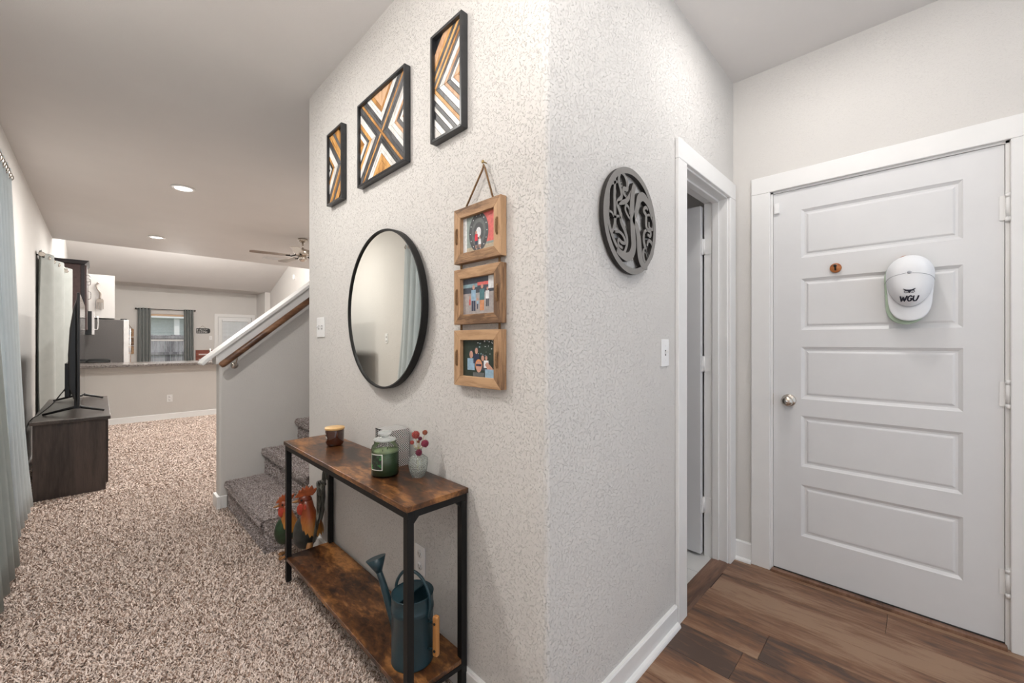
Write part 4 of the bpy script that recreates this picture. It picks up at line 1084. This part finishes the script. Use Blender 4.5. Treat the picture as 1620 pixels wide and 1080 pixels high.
# ------------------------------------------------------------------ curtains
def curtain(name, label, cat, m, axis, base, a_top, a_bot, ztop, zbot, folds, amp, flare=0, group=None, grommets=False, vp=1, skew=0):
    """hanging cloth along `axis` direction; base = other coordinate at top"""
    t = thing(name, label, cat, (0, 0, 0), 0, group)
    N = folds * 10; rows = []
    bm = B()
    for j in range(15):
        v = j / 14; row = []
        for i in range(N + 1):
            u = i / N; ph = u * folds * 2 * PI
            w_ = v ** vp; A = (a_top[0] + (a_bot[0] - a_top[0]) * w_) * (1 - u) + (a_top[1] + (a_bot[1] - a_top[1]) * w_) * u
            off = amp * (1 + .25 * v) * math.sin(ph + .5 * math.sin(v * 3 + u * 5)) + flare * v + skew * u
            z = ztop + (zbot - ztop) * v
            row.append(bm.verts.new((A, base + off, z) if axis == 0 else (base + off, A, z)))
        rows.append(row)
    for j in range(14):
        for i in range(N): bm.faces.new((rows[j][i], rows[j][i + 1], rows[j + 1][i + 1], rows[j + 1][i])).smooth = True
    o = obj('fabric', bm, m, t); md = o.modifiers.new('s', 'SOLIDIFY'); md.thickness = .003
    if grommets:
        for i in range(folds * 2):
            u = (i + .5) / (folds * 2)
            u = (i * .5 + .25) / folds * 1.0 if False else (i * .5) / folds
            A = a_top[0] * (1 - u) + a_top[1] * u; cc = (A, base, ztop - .045) if axis == 0 else (base + skew * u, A, ztop - .045)
            bm = B(); ri = .022
            ax = 'x' if axis == 0 else 'y'
            lathe(bm, [(.019, -.003), (.026, -.002), (.026, .002), (.019, .003)], cc, 18, ax); obj('grommet', bm, M['nickel'], t)
    return t
XR = -.385
curtain('curtain', 'daylight-tinted grey-blue curtain panel hanging between the near window and the television stand', 'curtain', M['curtain_backlit'], 1, XR, (3.36, 3.90), (3.5, 4.25), 2.275, .17, 5, .014, .060, 'near window curtains', True, vp=4)
curtain('curtain', 'sage grey curtain panel at the left edge, nearest the camera', 'curtain', M['curtain'], 1, XR, (2.30, 2.86), (2.55, 3.42), 2.275, .10, 5, .025, .065, 'near window curtains', True)
def rod(label, axis, base, a0, a1, z, wallc, m='blackmetal'):
    t = thing('curtain_rod', label, 'curtain rod')
    P_ = (lambda a: (a, base, z)) if axis == 0 else (lambda a: (base, a, z))
    bm = B(); tube(bm, [P_(a0), P_(a1)], .009, 12); obj('rod', bm, M[m], t)
    for e in (a0, a1):
        bm = B(); ellipsoid(bm, P_(e), (.022,) * 3, 14, 10); obj('finial', bm, M[m], t)
        k = e + (.06 if e == a0 else -.06)
        bm = B(); q = Vector(P_(k)); w_ = Vector((k, wallc, z)) if axis == 0 else Vector((wallc, k, z)); tube(bm, [q, w_], .006, 8); obj('bracket', bm, M[m], t)
rod('black curtain rod over the near left window', 1, XR, 2.1, 3.86, 2.232, XL)
curtain('curtain', 'pale sage curtain with deep folds behind the television', 'curtain', M['curtain_s'], 1, -.435, (6.70, 8.30), (6.70, 8.32), 2.235, .12, 3, -.036, .0, None, True, skew=.15)
rod('black curtain rod over the window behind the television', 1, -.435, 6.72, 8.40, 2.19, XL)
curtain('curtain', 'dark grey curtain panel left of the far kitchen window', 'curtain', M['curtain_g'], 0, YF - .09, (.735, 1.0), (.72, 1.0), 2.17, .15, 4, .03, 0, 'far window curtains', False)
curtain('curtain', 'dark grey curtain panel right of the far kitchen window', 'curtain', M['curtain_g'], 0, YF - .09, (1.715, 1.93), (1.715, 1.95), 2.17, .15, 4, .03, 0, 'far window curtains', False)
rod('black curtain rod over the far kitchen window', 0, YF - .09, .70, 1.97, 2.145, YF)

# ------------------------------------------------------------------ windows
def window(name, label, axis, t0, t1, a0, a1, z0, z1, slat_z=None, inside=-1, glasspane=True, blinds=True):
    w = bpy.data.objects.new(name, None); C.objects.link(w); tag(w, label, 'window', kind='structure')
    def bb(p, q, r_, s, u0, u1): return bx(u0, u1, p, q, r_, s) if axis == 0 else bx(p, q, u0, u1, r_, s)
    f = .045; mid = (z0 + z1) / 2; tm = (t0 + t1) / 2
    for a in ((a0, a0 + f, z0, z1), (a1 - f, a1, z0, z1)): obj('window_frame', bb(*a, tm - .02, tm + .03), M['trim'], w)
    for a in ((a0 + f, a1 - f, z0, z0 + f), (a0 + f, a1 - f, z1 - f, z1)): obj('window_frame', bb(*a, tm - .02, tm + .03), M['trim'], w)
    obj('meeting_rail', bb(a0 + f, a1 - f, mid - .022, mid + .022, tm - .02, tm + .02), M['trim'], w)
    for (r_, s) in ((z0 + f, mid - .022), (mid + .022, z1 - f)): obj('pane', bb(a0 + f, a1 - f, r_, s, tm - .003, tm + .003), M['pane'], w)
    return w
m, nt, b = new_mat('window pane'); nt.nodes.remove(b)
tr = nt.nodes.new('ShaderNodeBsdfTransparent'); gl = nt.nodes.new('ShaderNodeBsdfGlossy'); gl.inputs['Roughness'].default_value = .02
fr_ = nt.nodes.new('ShaderNodeFresnel'); fr_.inputs[0].default_value = 1.3; ms = nt.nodes.new('ShaderNodeMixShader')
nt.links.new(fr_.outputs[0], ms.inputs[0]); nt.links.new(tr.outputs[0], ms.inputs[1]); nt.links.new(gl.outputs[0], ms.inputs[2]); nt.links.new(ms.outputs[0], nt.nodes['Material Output'].inputs[0])
M['pane'] = m
window('window_1', 'near left window with white blinds behind the grey-blue curtain', 0, XL - .12, XL, *W1[:2], *W1[2:])
window('window_2', 'window on the left wall behind the pale sage curtain', 0, XL - .12, XL, *W2[:2], *W2[2:])
window('window_3', 'far kitchen window with a view of the fence and neighbouring house', 1, YF, YF + .14, *WF[:2], *WF[2:])
def blinds(label, axis, pos, a0, a1, z0, z1, n, tilt, group=None):
    t = thing('window_blind', label, 'blind')
    m0 = bpy.data.meshes.new('slat'); bm = B(); Lh = (a1 - a0) / 2; c_, s_ = math.cos(tilt) * .024, math.sin(tilt) * .024
    if axis == 0: q = [(-c_, -Lh, -s_), (c_, -Lh, s_), (c_, Lh, s_), (-c_, Lh, -s_)]
    else: q = [(-Lh, -c_, -s_), (-Lh, c_, s_), (Lh, c_, s_), (Lh, -c_, -s_)]
    vs = [bm.verts.new(p) for p in q]; up = [bm.verts.new(Vector(p) + Vector((0, 0, .0025))) for p in q]
    bm.faces.new(vs[::-1]); bm.faces.new(up)
    for k in range(4): bm.faces.new((vs[k], vs[(k + 1) % 4], up[(k + 1) % 4], up[k]))
    bm.to_mesh(m0); bm.free(); m0.materials.append(M['blind'])
    for i in range(n):
        o = bpy.data.objects.new('slat', m0); C.objects.link(o); o.parent = t
        z = z0 + (z1 - z0) * (i + .5) / n; o.location = (pos, (a0 + a1) / 2, z) if axis == 0 else ((a0 + a1) / 2, pos, z)
    bb = (lambda p, q, r_, s: bx(pos - .028, pos + .028, p, q, r_, s)) if axis == 0 else (lambda p, q, r_, s: bx(p, q, pos - .028, pos + .028, r_, s))
    obj('head_rail', bb(a0, a1, z1, z1 + .05), M['valance'] if 'kitchen' in label else M['blind'], t)
    return t
blinds('white slatted blind in the near left window', 0, XL - .035, W1[0] + .01, W1[1] - .01, .66, 2.005, 30, .9)
blinds('white slatted blind in the window behind the television', 0, XL - .035, W2[0] + .01, W2[1] - .01, .66, 2.005, 30, .9)
blinds('white slatted blind in the upper half of the far kitchen window', 1, YF + .035, WF[0] + .01, WF[1] - .01, 1.30, 1.965, 16, .05)
# back door with glazed upper part and blind
d3 = bpy.data.objects.new('door_3', None); C.objects.link(d3); tag(d3, 'white back door with a blind over its glass, beyond the stair rail', 'door', kind='structure')
bm = B(); wall_holes(bm, 1, YF + .02, YF + .06, 2.55, 3.41, .0, 1.99, [(2.68, 3.28, .9, 1.86)]); obj('door_leaf', bm, M['trim'], d3)
obj('pane', bx(2.68, 3.28, YF + .04, YF + .045, .9, 1.86), M['pane'], d3)
casing('trim_9', 1, YF, -1, 2.54, 3.42, 2.0, 'white casing around the far back door', w=.09)
blinds('white slatted blind on the far back door', 1, YF - .03, 2.64, 3.32, .95, 1.87, 24, .75)

# ------------------------------------------------------------------ outside
gr = struct('ground', bx(-6, 12, YF + .14, 40, -.35, -.25), M['grass'], 'lawn outside the far kitchen window', 'lawn')
fn = thing('fence', 'weathered grey board fence seen through the far kitchen window', 'fence', (0, 18.2, -.25))
random.seed(11)
for i in range(44):
    xx = -.2 + i * .148
    obj('board', bx(xx, xx + .140, 0, .02, 0, 1.72 + random.uniform(-.012, .012)), M['fence'], fn)
for zz_ in (.35, 1.05, 1.6): obj('rail', bx(-.2, 6.3, -.04, 0, zz_, zz_ + .09), M['fence'], fn)
hs = thing('house', 'pale neighbouring house with grey roof beyond the fence', 'house', (0, 26, -.25))
obj('wall', bx(-2, 8, 0, 4, 0, 2.75), M['siding'], hs)
for i in range(16): obj('siding_board', bx(-2, 8, -.02 - .0, 0, .2 + i * .16, .345 + i * .16), M['siding'], hs)
bm = B(); prism(bm, [(-.6, 2.7), (-.6, 2.85), (3, 4.4), (3, 4.2)], 0, -2.5, 8.5); obj('roof', bm, M['roof'], hs)
obj('fascia', bx(-2.5, 8.5, -.66, -.6, 2.62, 2.86), M['white'], hs)
obj('porch_column', bx(2.55, 2.75, -.5, -.3, 0, 2.7), M['white'], hs)
wn = obj('window', bx(3.1, 4.0, -.03, -.02, 1.2, 2.2), M['white'], hs); obj('pane', bx(3.18, 3.92, -.04, -.03, 1.28, 2.12), M['roof'], wn)

# ------------------------------------------------------------------ television and stand
ts = thing('tv_stand', 'dark espresso wood media stand under the television', 'tv stand', (0, 0, 0))
obj('cabinet_body', bx(-.360, .038, 4.80, 6.5, .02, .606), M['tvstand'], ts, bevel=.002)
obj('top', bx(-.375, .068, 4.77, 6.53, .607, .636), M['tvtop'], ts, bevel=.004)
for k in range(3):
    dr = obj('door', bx(.0385, .054, 4.83 + k * .555, 5.37 + k * .555, .07, .585), M['tvstand'], ts, bevel=.002)
    bm = B(); ellipsoid(bm, (.062, 5.32 + k * .555, .34), (.010,) * 3, 12, 8); obj('knob', bm, M['nickel'], dr)
tv = thing('television', 'large flat black television seen edge-on, on the dark stand', 'television', (0, 0, .636))
bm = B(); box(bm, -.128, -.112, 4.87, 6.53, .075, 1.015); obj('bezel', bm, M['tvblack'], tv, bevel=.004)
obj('screen', bx(-.1125, -.1105, 4.885, 6.515, .095, 1.003), M['screen'], tv)
bm = B(); bul = [(-.128, .10), (-.150, .14), (-.178, .24), (-.182, .5), (-.172, .72), (-.150, .90), (-.128, .985)]
prism(bm, bul, 1, 4.95, 6.45); obj('rear_shell', bm, M['tvblack'], tv, bevel=.015)
bm = B(); box(bm, -.215, -.182, 5.35, 6.05, .12, .42); obj('rear_connector_box', bm, M['tvblack'], tv, bevel=.004)
for yy in (5.12, 6.28):
    bm = B(); tube(bm, [(-.330, yy, .008), (-.15, yy - .02, .055), (-.125, yy - .02, .062)], [.009, .012, .014], 8); tube(bm, [(.030, yy, .008), (-.10, yy - .02, .05), (-.125, yy - .02, .062)], [.009, .012, .014], 8)
    box(bm, -.150, -.112, yy - .05, yy + .02, .045, .13)
    obj('foot', bm, M['tvblack'], tv)
cb = thing('power_cable', 'two thin black cables drooping behind the television to the wall', 'cable')
for k in (0, 1):
    bm = B(); tube(bm, smooth_path([(-.18, 5.4 + .1 * k, .85 + .04 * k), (-.23, 5.35, .80), (-.28, 5.2, .72), (-.34, 4.98, .665), (-.37, 4.86, .645), (-.395, 4.80, .55), (-.42, 4.78, .20)], 6), .004, 8); obj('cable', bm, M['tvblack'], cb)

# ------------------------------------------------------------------ kitchen
ctop = obj('countertop', bx(XL, 3.7, 8.24, 9.15, .873, .912), M['granite'], bevel=.004); tag(ctop, 'speckled granite bar countertop on the half wall', 'countertop')
kc = thing('base_cabinet', 'dark base cabinet under the cooktop against the left wall', 'cabinet')
obj('cabinet_body', bx(XL + .003, .13, 9.2, 10.5, 0, .87), M['cabinet'], kc); obj('counter', bx(XL + .003, .15, 9.2, 10.5, .871, .91), M['granite'], kc)
ck = thing('cooktop', 'black cooktop with low iron grates behind the bar counter', 'cooktop', (0, 0, .911))
obj('surface', bx(-.42, .13, 9.3, 10.05, 0, .012), M['blackmetal'], ck)
for i in range(5):
    for j in range(2):
        bm = B(); tube(bm, smooth_path([(-.40 + j * .27, 9.36 + i * .15, .013), (-.39 + j * .27, 9.36 + i * .15, .035), (-.16 + j * .27, 9.36 + i * .15, .035), (-.15 + j * .27, 9.36 + i * .15, .013)], 3), .007, 6); obj('grate', bm, M['blackmetal'], ck)
uc = thing('upper_cabinet', 'dark wall cabinet with crown moulding above the television', 'cabinet')
obj('cabinet_body', bx(XL + .003, -.155, 8.85, 9.55, 1.42, 2.40), M['cabinet'], uc)
bm = B(); prism(bm, [(XL + .003, 2.40), (XL + .003, 2.455), (-.105, 2.455), (-.150, 2.40)], 1, 8.80, 9.60); obj('crown_moulding', bm, M['cabtrim'], uc)
obj('corner_post', bx(-.19, -.153, 8.838, 8.85, 1.42, 2.40), M['cabtrim'], uc)
for k in range(2):
    dr = obj('door', bx(-.154, -.132, 8.86 + k * .345, 9.195 + k * .345, 1.43, 2.39), M['cabinet'], uc, bevel=.002)
    bm = B(); tube(bm, smooth_path([(-.132, 8.90 + k * .5, 2.25), (-.100, 8.90 + k * .5, 2.24), (-.100, 8.90 + k * .5, 2.16), (-.132, 8.90 + k * .5, 2.15)], 4), .006, 8); obj('handle', bm, M['chrome'], dr)
uc2 = thing('upper_cabinet', 'shorter dark wall cabinet above the microwave', 'cabinet')
obj('cabinet_body', bx(XL + .003, -.155, 9.6, 10.3, 1.76, 2.40), M['cabinet'], uc2)
dr = obj('door', bx(-.154, -.132, 9.61, 10.29, 1.77, 2.39), M['cabinet'], uc2, bevel=.002)
bm = B(); tube(bm, smooth_path([(-.132, 9.68, 2.08), (-.100, 9.68, 2.06), (-.100, 9.68, 1.96), (-.132, 9.68, 1.94)], 4), .006, 8); obj('handle', bm, M['chrome'], dr)
mw = thing('microwave', 'black and steel over-range microwave right of the television', 'microwave')
obj('housing', bx(XL + .003, -.085, 9.6, 10.3, 1.36, 1.745), M['tvblack'], mw); obj('front_panel', bx(-.085, -.060, 9.6, 10.3, 1.365, 1.74), M['fridgedoor'], mw)
bm = B(); tube(bm, smooth_path([(-.060, 9.68, 1.45), (-.015, 9.68, 1.46), (-.015, 9.68, 1.65), (-.060, 9.68, 1.66)], 4), .008, 8); obj('handle', bm, M['chrome'], mw)
fg = thing('refrigerator', 'grey-sided refrigerator behind the bar counter', 'refrigerator')
obj('cabinet_body', bx(XL + .003, .315, 10.6, 11.45, .02, 1.655), M['fridge'], fg, bevel=.01)
fd = obj('door', bx(.320, .395, 10.6, 11.45, .05, 1.655), M['fridgedoor'], fg, bevel=.008)
bm = B(); tube(bm, [(.43, 11.02, .7), (.43, 11.02, 1.5)], .01, 8); obj('handle', bm, M['chrome'], fd)
obj('hinge_cover', bx(.28, .37, 10.62, 10.70, 1.656, 1.675), M['tvblack'], fg, bevel=.004)
pn = thing('fridge_surround', 'white boxed panel above the refrigerator', 'cabinet')
obj('panel', bx(XL + .003, .205, 10.62, 11.4, 1.68, 2.47), M['white'], pn)
fk = thing('fork_decoration', 'oversized pale metal fork hung on the white panel', 'wall decor', (.01, 10.62, 2.03))
bm = B(); tube(bm, smooth_path([(-.02, -.018, .29), (-.045, -.018, .24), (-.03, -.018, .17), (.005, -.018, .10), (.0, -.018, .0)], 5), [.018, .02] + [.012] * 12 + [.016] * 7, 8); obj('handle', bm, M['fork'], fk)
bm = B(); prism(bm, [(-.035, 0), (.035, 0), (.048, -.03), (.048, -.07), (-.048, -.07), (-.048, -.03)], 1, -.024, -.012); obj('fork_head', bm, M['fork'], fk)
for k in range(4): obj('tine', bx(-.048 + k * .0275, -.035 + k * .0275, -.024, -.012, -.19, -.07), M['fork'], fk)
# faucets
def pt(px_s, y): return px_s
f1 = thing('kitchen_faucet', 'slim chrome gooseneck faucet on the bar counter, left of the pair', 'faucet', (1.39, 8.9, .912))
bm = B(); tube(bm, smooth_path([(0, 0, 0), (0, 0, .10), (0, 0, .17), (0, .03, .20), (0, .07, .17), (0, .08, .13)], 5), .009, 10); obj('spout', bm, M['chrome'], f1)
bm = B(); lathe(bm, [(.001, 0), (.028, 0), (.028, .01), (.014, .03), (.001, .03)], seg=16); obj('base', bm, M['chrome'], f1)
f2 = thing('kitchen_faucet', 'stout chrome kitchen faucet beside the stair cap', 'faucet', (1.62, 8.78, .912))
bm = B(); lathe(bm, [(.001, 0), (.034, 0), (.034, .012), (.021, .02), (.021, .15), (.025, .16), (.018, .18), (.001, .182)], seg=20); obj('body', bm, M['chrome'], f2)
bm = B(); tube(bm, [(0, 0, .14), (0, .10, .17), (0, .16, .15)], [.014, .012, .012], 10); obj('spout', bm, M['chrome'], f2)
bm = B(); tube(bm, [(0, 0, .17), (-.05, -.02, .20)], [.008, .006], 8); obj('lever', bm, M['chrome'], f2)
# dining bench and wall things on the far wall
bn = thing('dining_bench', 'red-brown wooden dining bench back below the far sign', 'bench', (0, 13.2, 0))
for sx_ in (1.75, 2.9): obj('post', bx(sx_, sx_ + .06, 0, .06, 0, 1.03), M['redwood'], bn)
for zz_ in (.80, .93): obj('back_rail', bx(1.81, 2.9, .01, .05, zz_, zz_ + .10), M['redwood'], bn)
obj('seat', bx(1.75, 2.96, -.42, .06, .42, .46), M['redwood'], bn)
for sx_ in (1.77, 2.88): obj('leg', bx(sx_, sx_ + .06, -.40, -.34, 0, .42), M['redwood'], bn)
sg = thing('hanging_sign', 'small black sign with white script right of the far window', 'sign', (2.18, YF, 1.565))
bm = B(); prism(bm, [(-.165, -.075), (.13, -.075), (.152, -.06), (.165, -.03), (.165, .03), (.152, .06), (.13, .075), (-.165, .075)], 1, -.02, -.003); obj('board', bm, M['black'], sg)
bm = B()
for p in ([(-.15, .02), (-.135, .05), (-.13, .02), (-.145, .0)], [(-.10, .03), (-.08, .02), (-.06, .05), (-.05, .01), (-.02, .03), (0, .02)], [(.01, .03), (.03, .04), (.05, .025), (.08, .04), (.10, .03)], [(-.02, .0), (.02, -.005), (.05, .0)], [(.04, -.02), (.06, -.045)]):
    tube(bm, smooth_path([(a, -.022, c) for a, c in p], 4), .005, 6)
for zz_ in (-.030, -.052):
    for k in range(6): box(bm, -.145 + k * .042, -.115 + k * .042, -.0215, -.02, zz_, zz_ + .008)
obj('lettering', bm, M['paper'], sg)
bm = B(); tube(bm, [(-.10, -.01, .075), (-.02, -.01, .150), (.07, -.01, .075)], .004, 6); obj('cord', bm, M['rope'], sg)
h2 = thing('hanging_photo_frames', 'small trio of wooden frames hung beside the far kitchen curtain', 'photo frames', (.53, YF, 1.22))
for k in range(3):
    zz_ = .27 - k * .235
    f_ = obj('frame', bx(-.13, .13, -.03, -.002, zz_ - .105, zz_ + .105), M['frame_oak_h'], h2, bevel=.003); obj('photo', bx(-.085, .085, -.032, -.030, zz_ - .06, zz_ + .06), PM[[5, 9, 4][k]], f_)
bm = B(); tube(bm, [(-.10, -.012, .375), (0, -.012, .53), (.10, -.012, .375)], .005, 6); obj('rope', bm, M['rope'], h2)

# ------------------------------------------------------------------ ceiling things
def downlight(x, y, label, z=H, g='recessed ceiling lights'):
    t = thing('recessed_light', label, 'ceiling light', (x, y, z), group=g)
    bm = B(); lathe(bm, [(.070, -.002), (.095, -.001), (.098, -.006), (.072, -.012), (.070, -.002)], seg=32)
    for f in list(bm.faces):
        if len(f.verts) > 4: bm.faces.remove(f)
    obj('trim_ring', bm, M['trim'], t)
    bm = B(); lathe(bm, [(.001, -.006), (.071, -.006), (.071, -.003), (.001, -.003)], seg=32); obj('lens', bm, M['lampglow'], t)
downlight(.58, 5.1, 'recessed ceiling light, nearer of the two in the living room')
downlight(.58, 7.77, 'recessed ceiling light, farther of the two, near the ceiling edge')
downlight(-.14, 2.05, 'recessed ceiling light above the carpet beside the console table')
downlight(2.3, 5.1, 'recessed ceiling light above the stair side of the living room')
downlight(2.3, 7.77, 'recessed ceiling light between the fan and the vent side of the ceiling')
downlight(1.9, .27, 'recessed ceiling light in front of the panelled door')
downlight(1.0, -1.1, 'recessed ceiling light over the plank floor, outside the left of the doorway view')
fan = thing('ceiling_fan', 'brushed nickel ceiling fan partly hidden by the central wall', 'ceiling fan', (2.10, 6.4, H))
bm = B(); lathe(bm, [(.001, -.001), (.065, -.001), (.060, -.03), (.03, -.055), (.001, -.056)], seg=28); obj('canopy', bm, M['nickel'], fan)
bm = B(); tube(bm, [(0, 0, -.05), (0, 0, -.16)], .013, 12); obj('downrod', bm, M['nickel'], fan)
bm = B(); lathe(bm, [(.001, -.15), (.05, -.15), (.105, -.17), (.115, -.19), (.115, -.235), (.09, -.25), (.001, -.25)], seg=36); obj('motor', bm, M['nickel'], fan)
bm = B(); lathe(bm, [(.001, -.25), (.05, -.25), (.055, -.30), (.03, -.33), (.001, -.335)], seg=24); obj('switch_housing', bm, M['nickel'], fan)
for k in range(5):
    a = math.radians(99 + 72 * k); rot = Matrix.Rotation(a, 4, 'Z')
    bm = B(); prism(bm, [(.17, -.055), (.62, -.065), (.66, -.04), (.66, .04), (.62, .065), (.17, .055)], 2, -.262, -.255)
    for v in bm.verts: v.co.z += v.co.y * .06
    bmesh.ops.transform(bm, matrix=rot, verts=bm.verts); bl = obj('blade', bm, M['nickel'], fan)
    bm = B(); tube(bm, [(.09, 0, -.245), (.15, 0, -.268), (.22, 0, -.262)], .008, 8); bmesh.ops.transform(bm, matrix=rot, verts=bm.verts); obj('blade_iron', bm, M['blackmetal'], bl)
vt = thing('ceiling_vent', 'white slotted air vent on the flat ceiling beside the fan', 'vent', (2.24, 8.27, H))
bm = B(); box(bm, -.18, .18, -.11, -.085, -.008, -.0005); box(bm, -.18, .18, .085, .11, -.008, -.0005); box(bm, -.18, -.155, -.085, .085, -.008, -.0005); box(bm, .155, .18, -.085, .085, -.008, -.0005); obj('frame', bm, M['trim'], vt)
obj('backing', bx(-.155, .155, -.085, .085, -.002, -.0008), M['slot'], vt)
for k in range(7): obj('slat', bx(-.155, .155, -.078 + k * .024, -.066 + k * .024, -.007, -.003), M['trim'], vt)
# smoke detector on the slope: slope plane z = H + (14.15-y)*(4.5-H)/(14.15-8.95)
slope = (4.5 - H) / (14.15 - 8.95)
ys = 12.25; ang = math.atan(slope)
sd = thing('smoke_detector', 'round white smoke detector on the sloped ceiling', 'detector', (3.36, ys, H + (14.15 - ys) * slope)); sd.rotation_euler = (-ang, 0, 0)
bm = B(); lathe(bm, [(.001, -.045), (.05, -.043), (.07, -.02), (.072, -.001), (.001, -.001)], seg=28); obj('housing', bm, M['plastic'], sd)
ms_ = thing('motion_sensor', 'small white motion sensor high on the cream side wall', 'sensor', (3.70, 11.9, 2.98))
obj('housing', bx(-.045, -.001, -.035, .035, -.06, .06), M['plastic'], ms_, bevel=.01); bm = B(); ellipsoid(bm, (-.045, 0, -.02), (.012, .022, .022), 12, 8); obj('lens', bm, M['paper'], ms_)
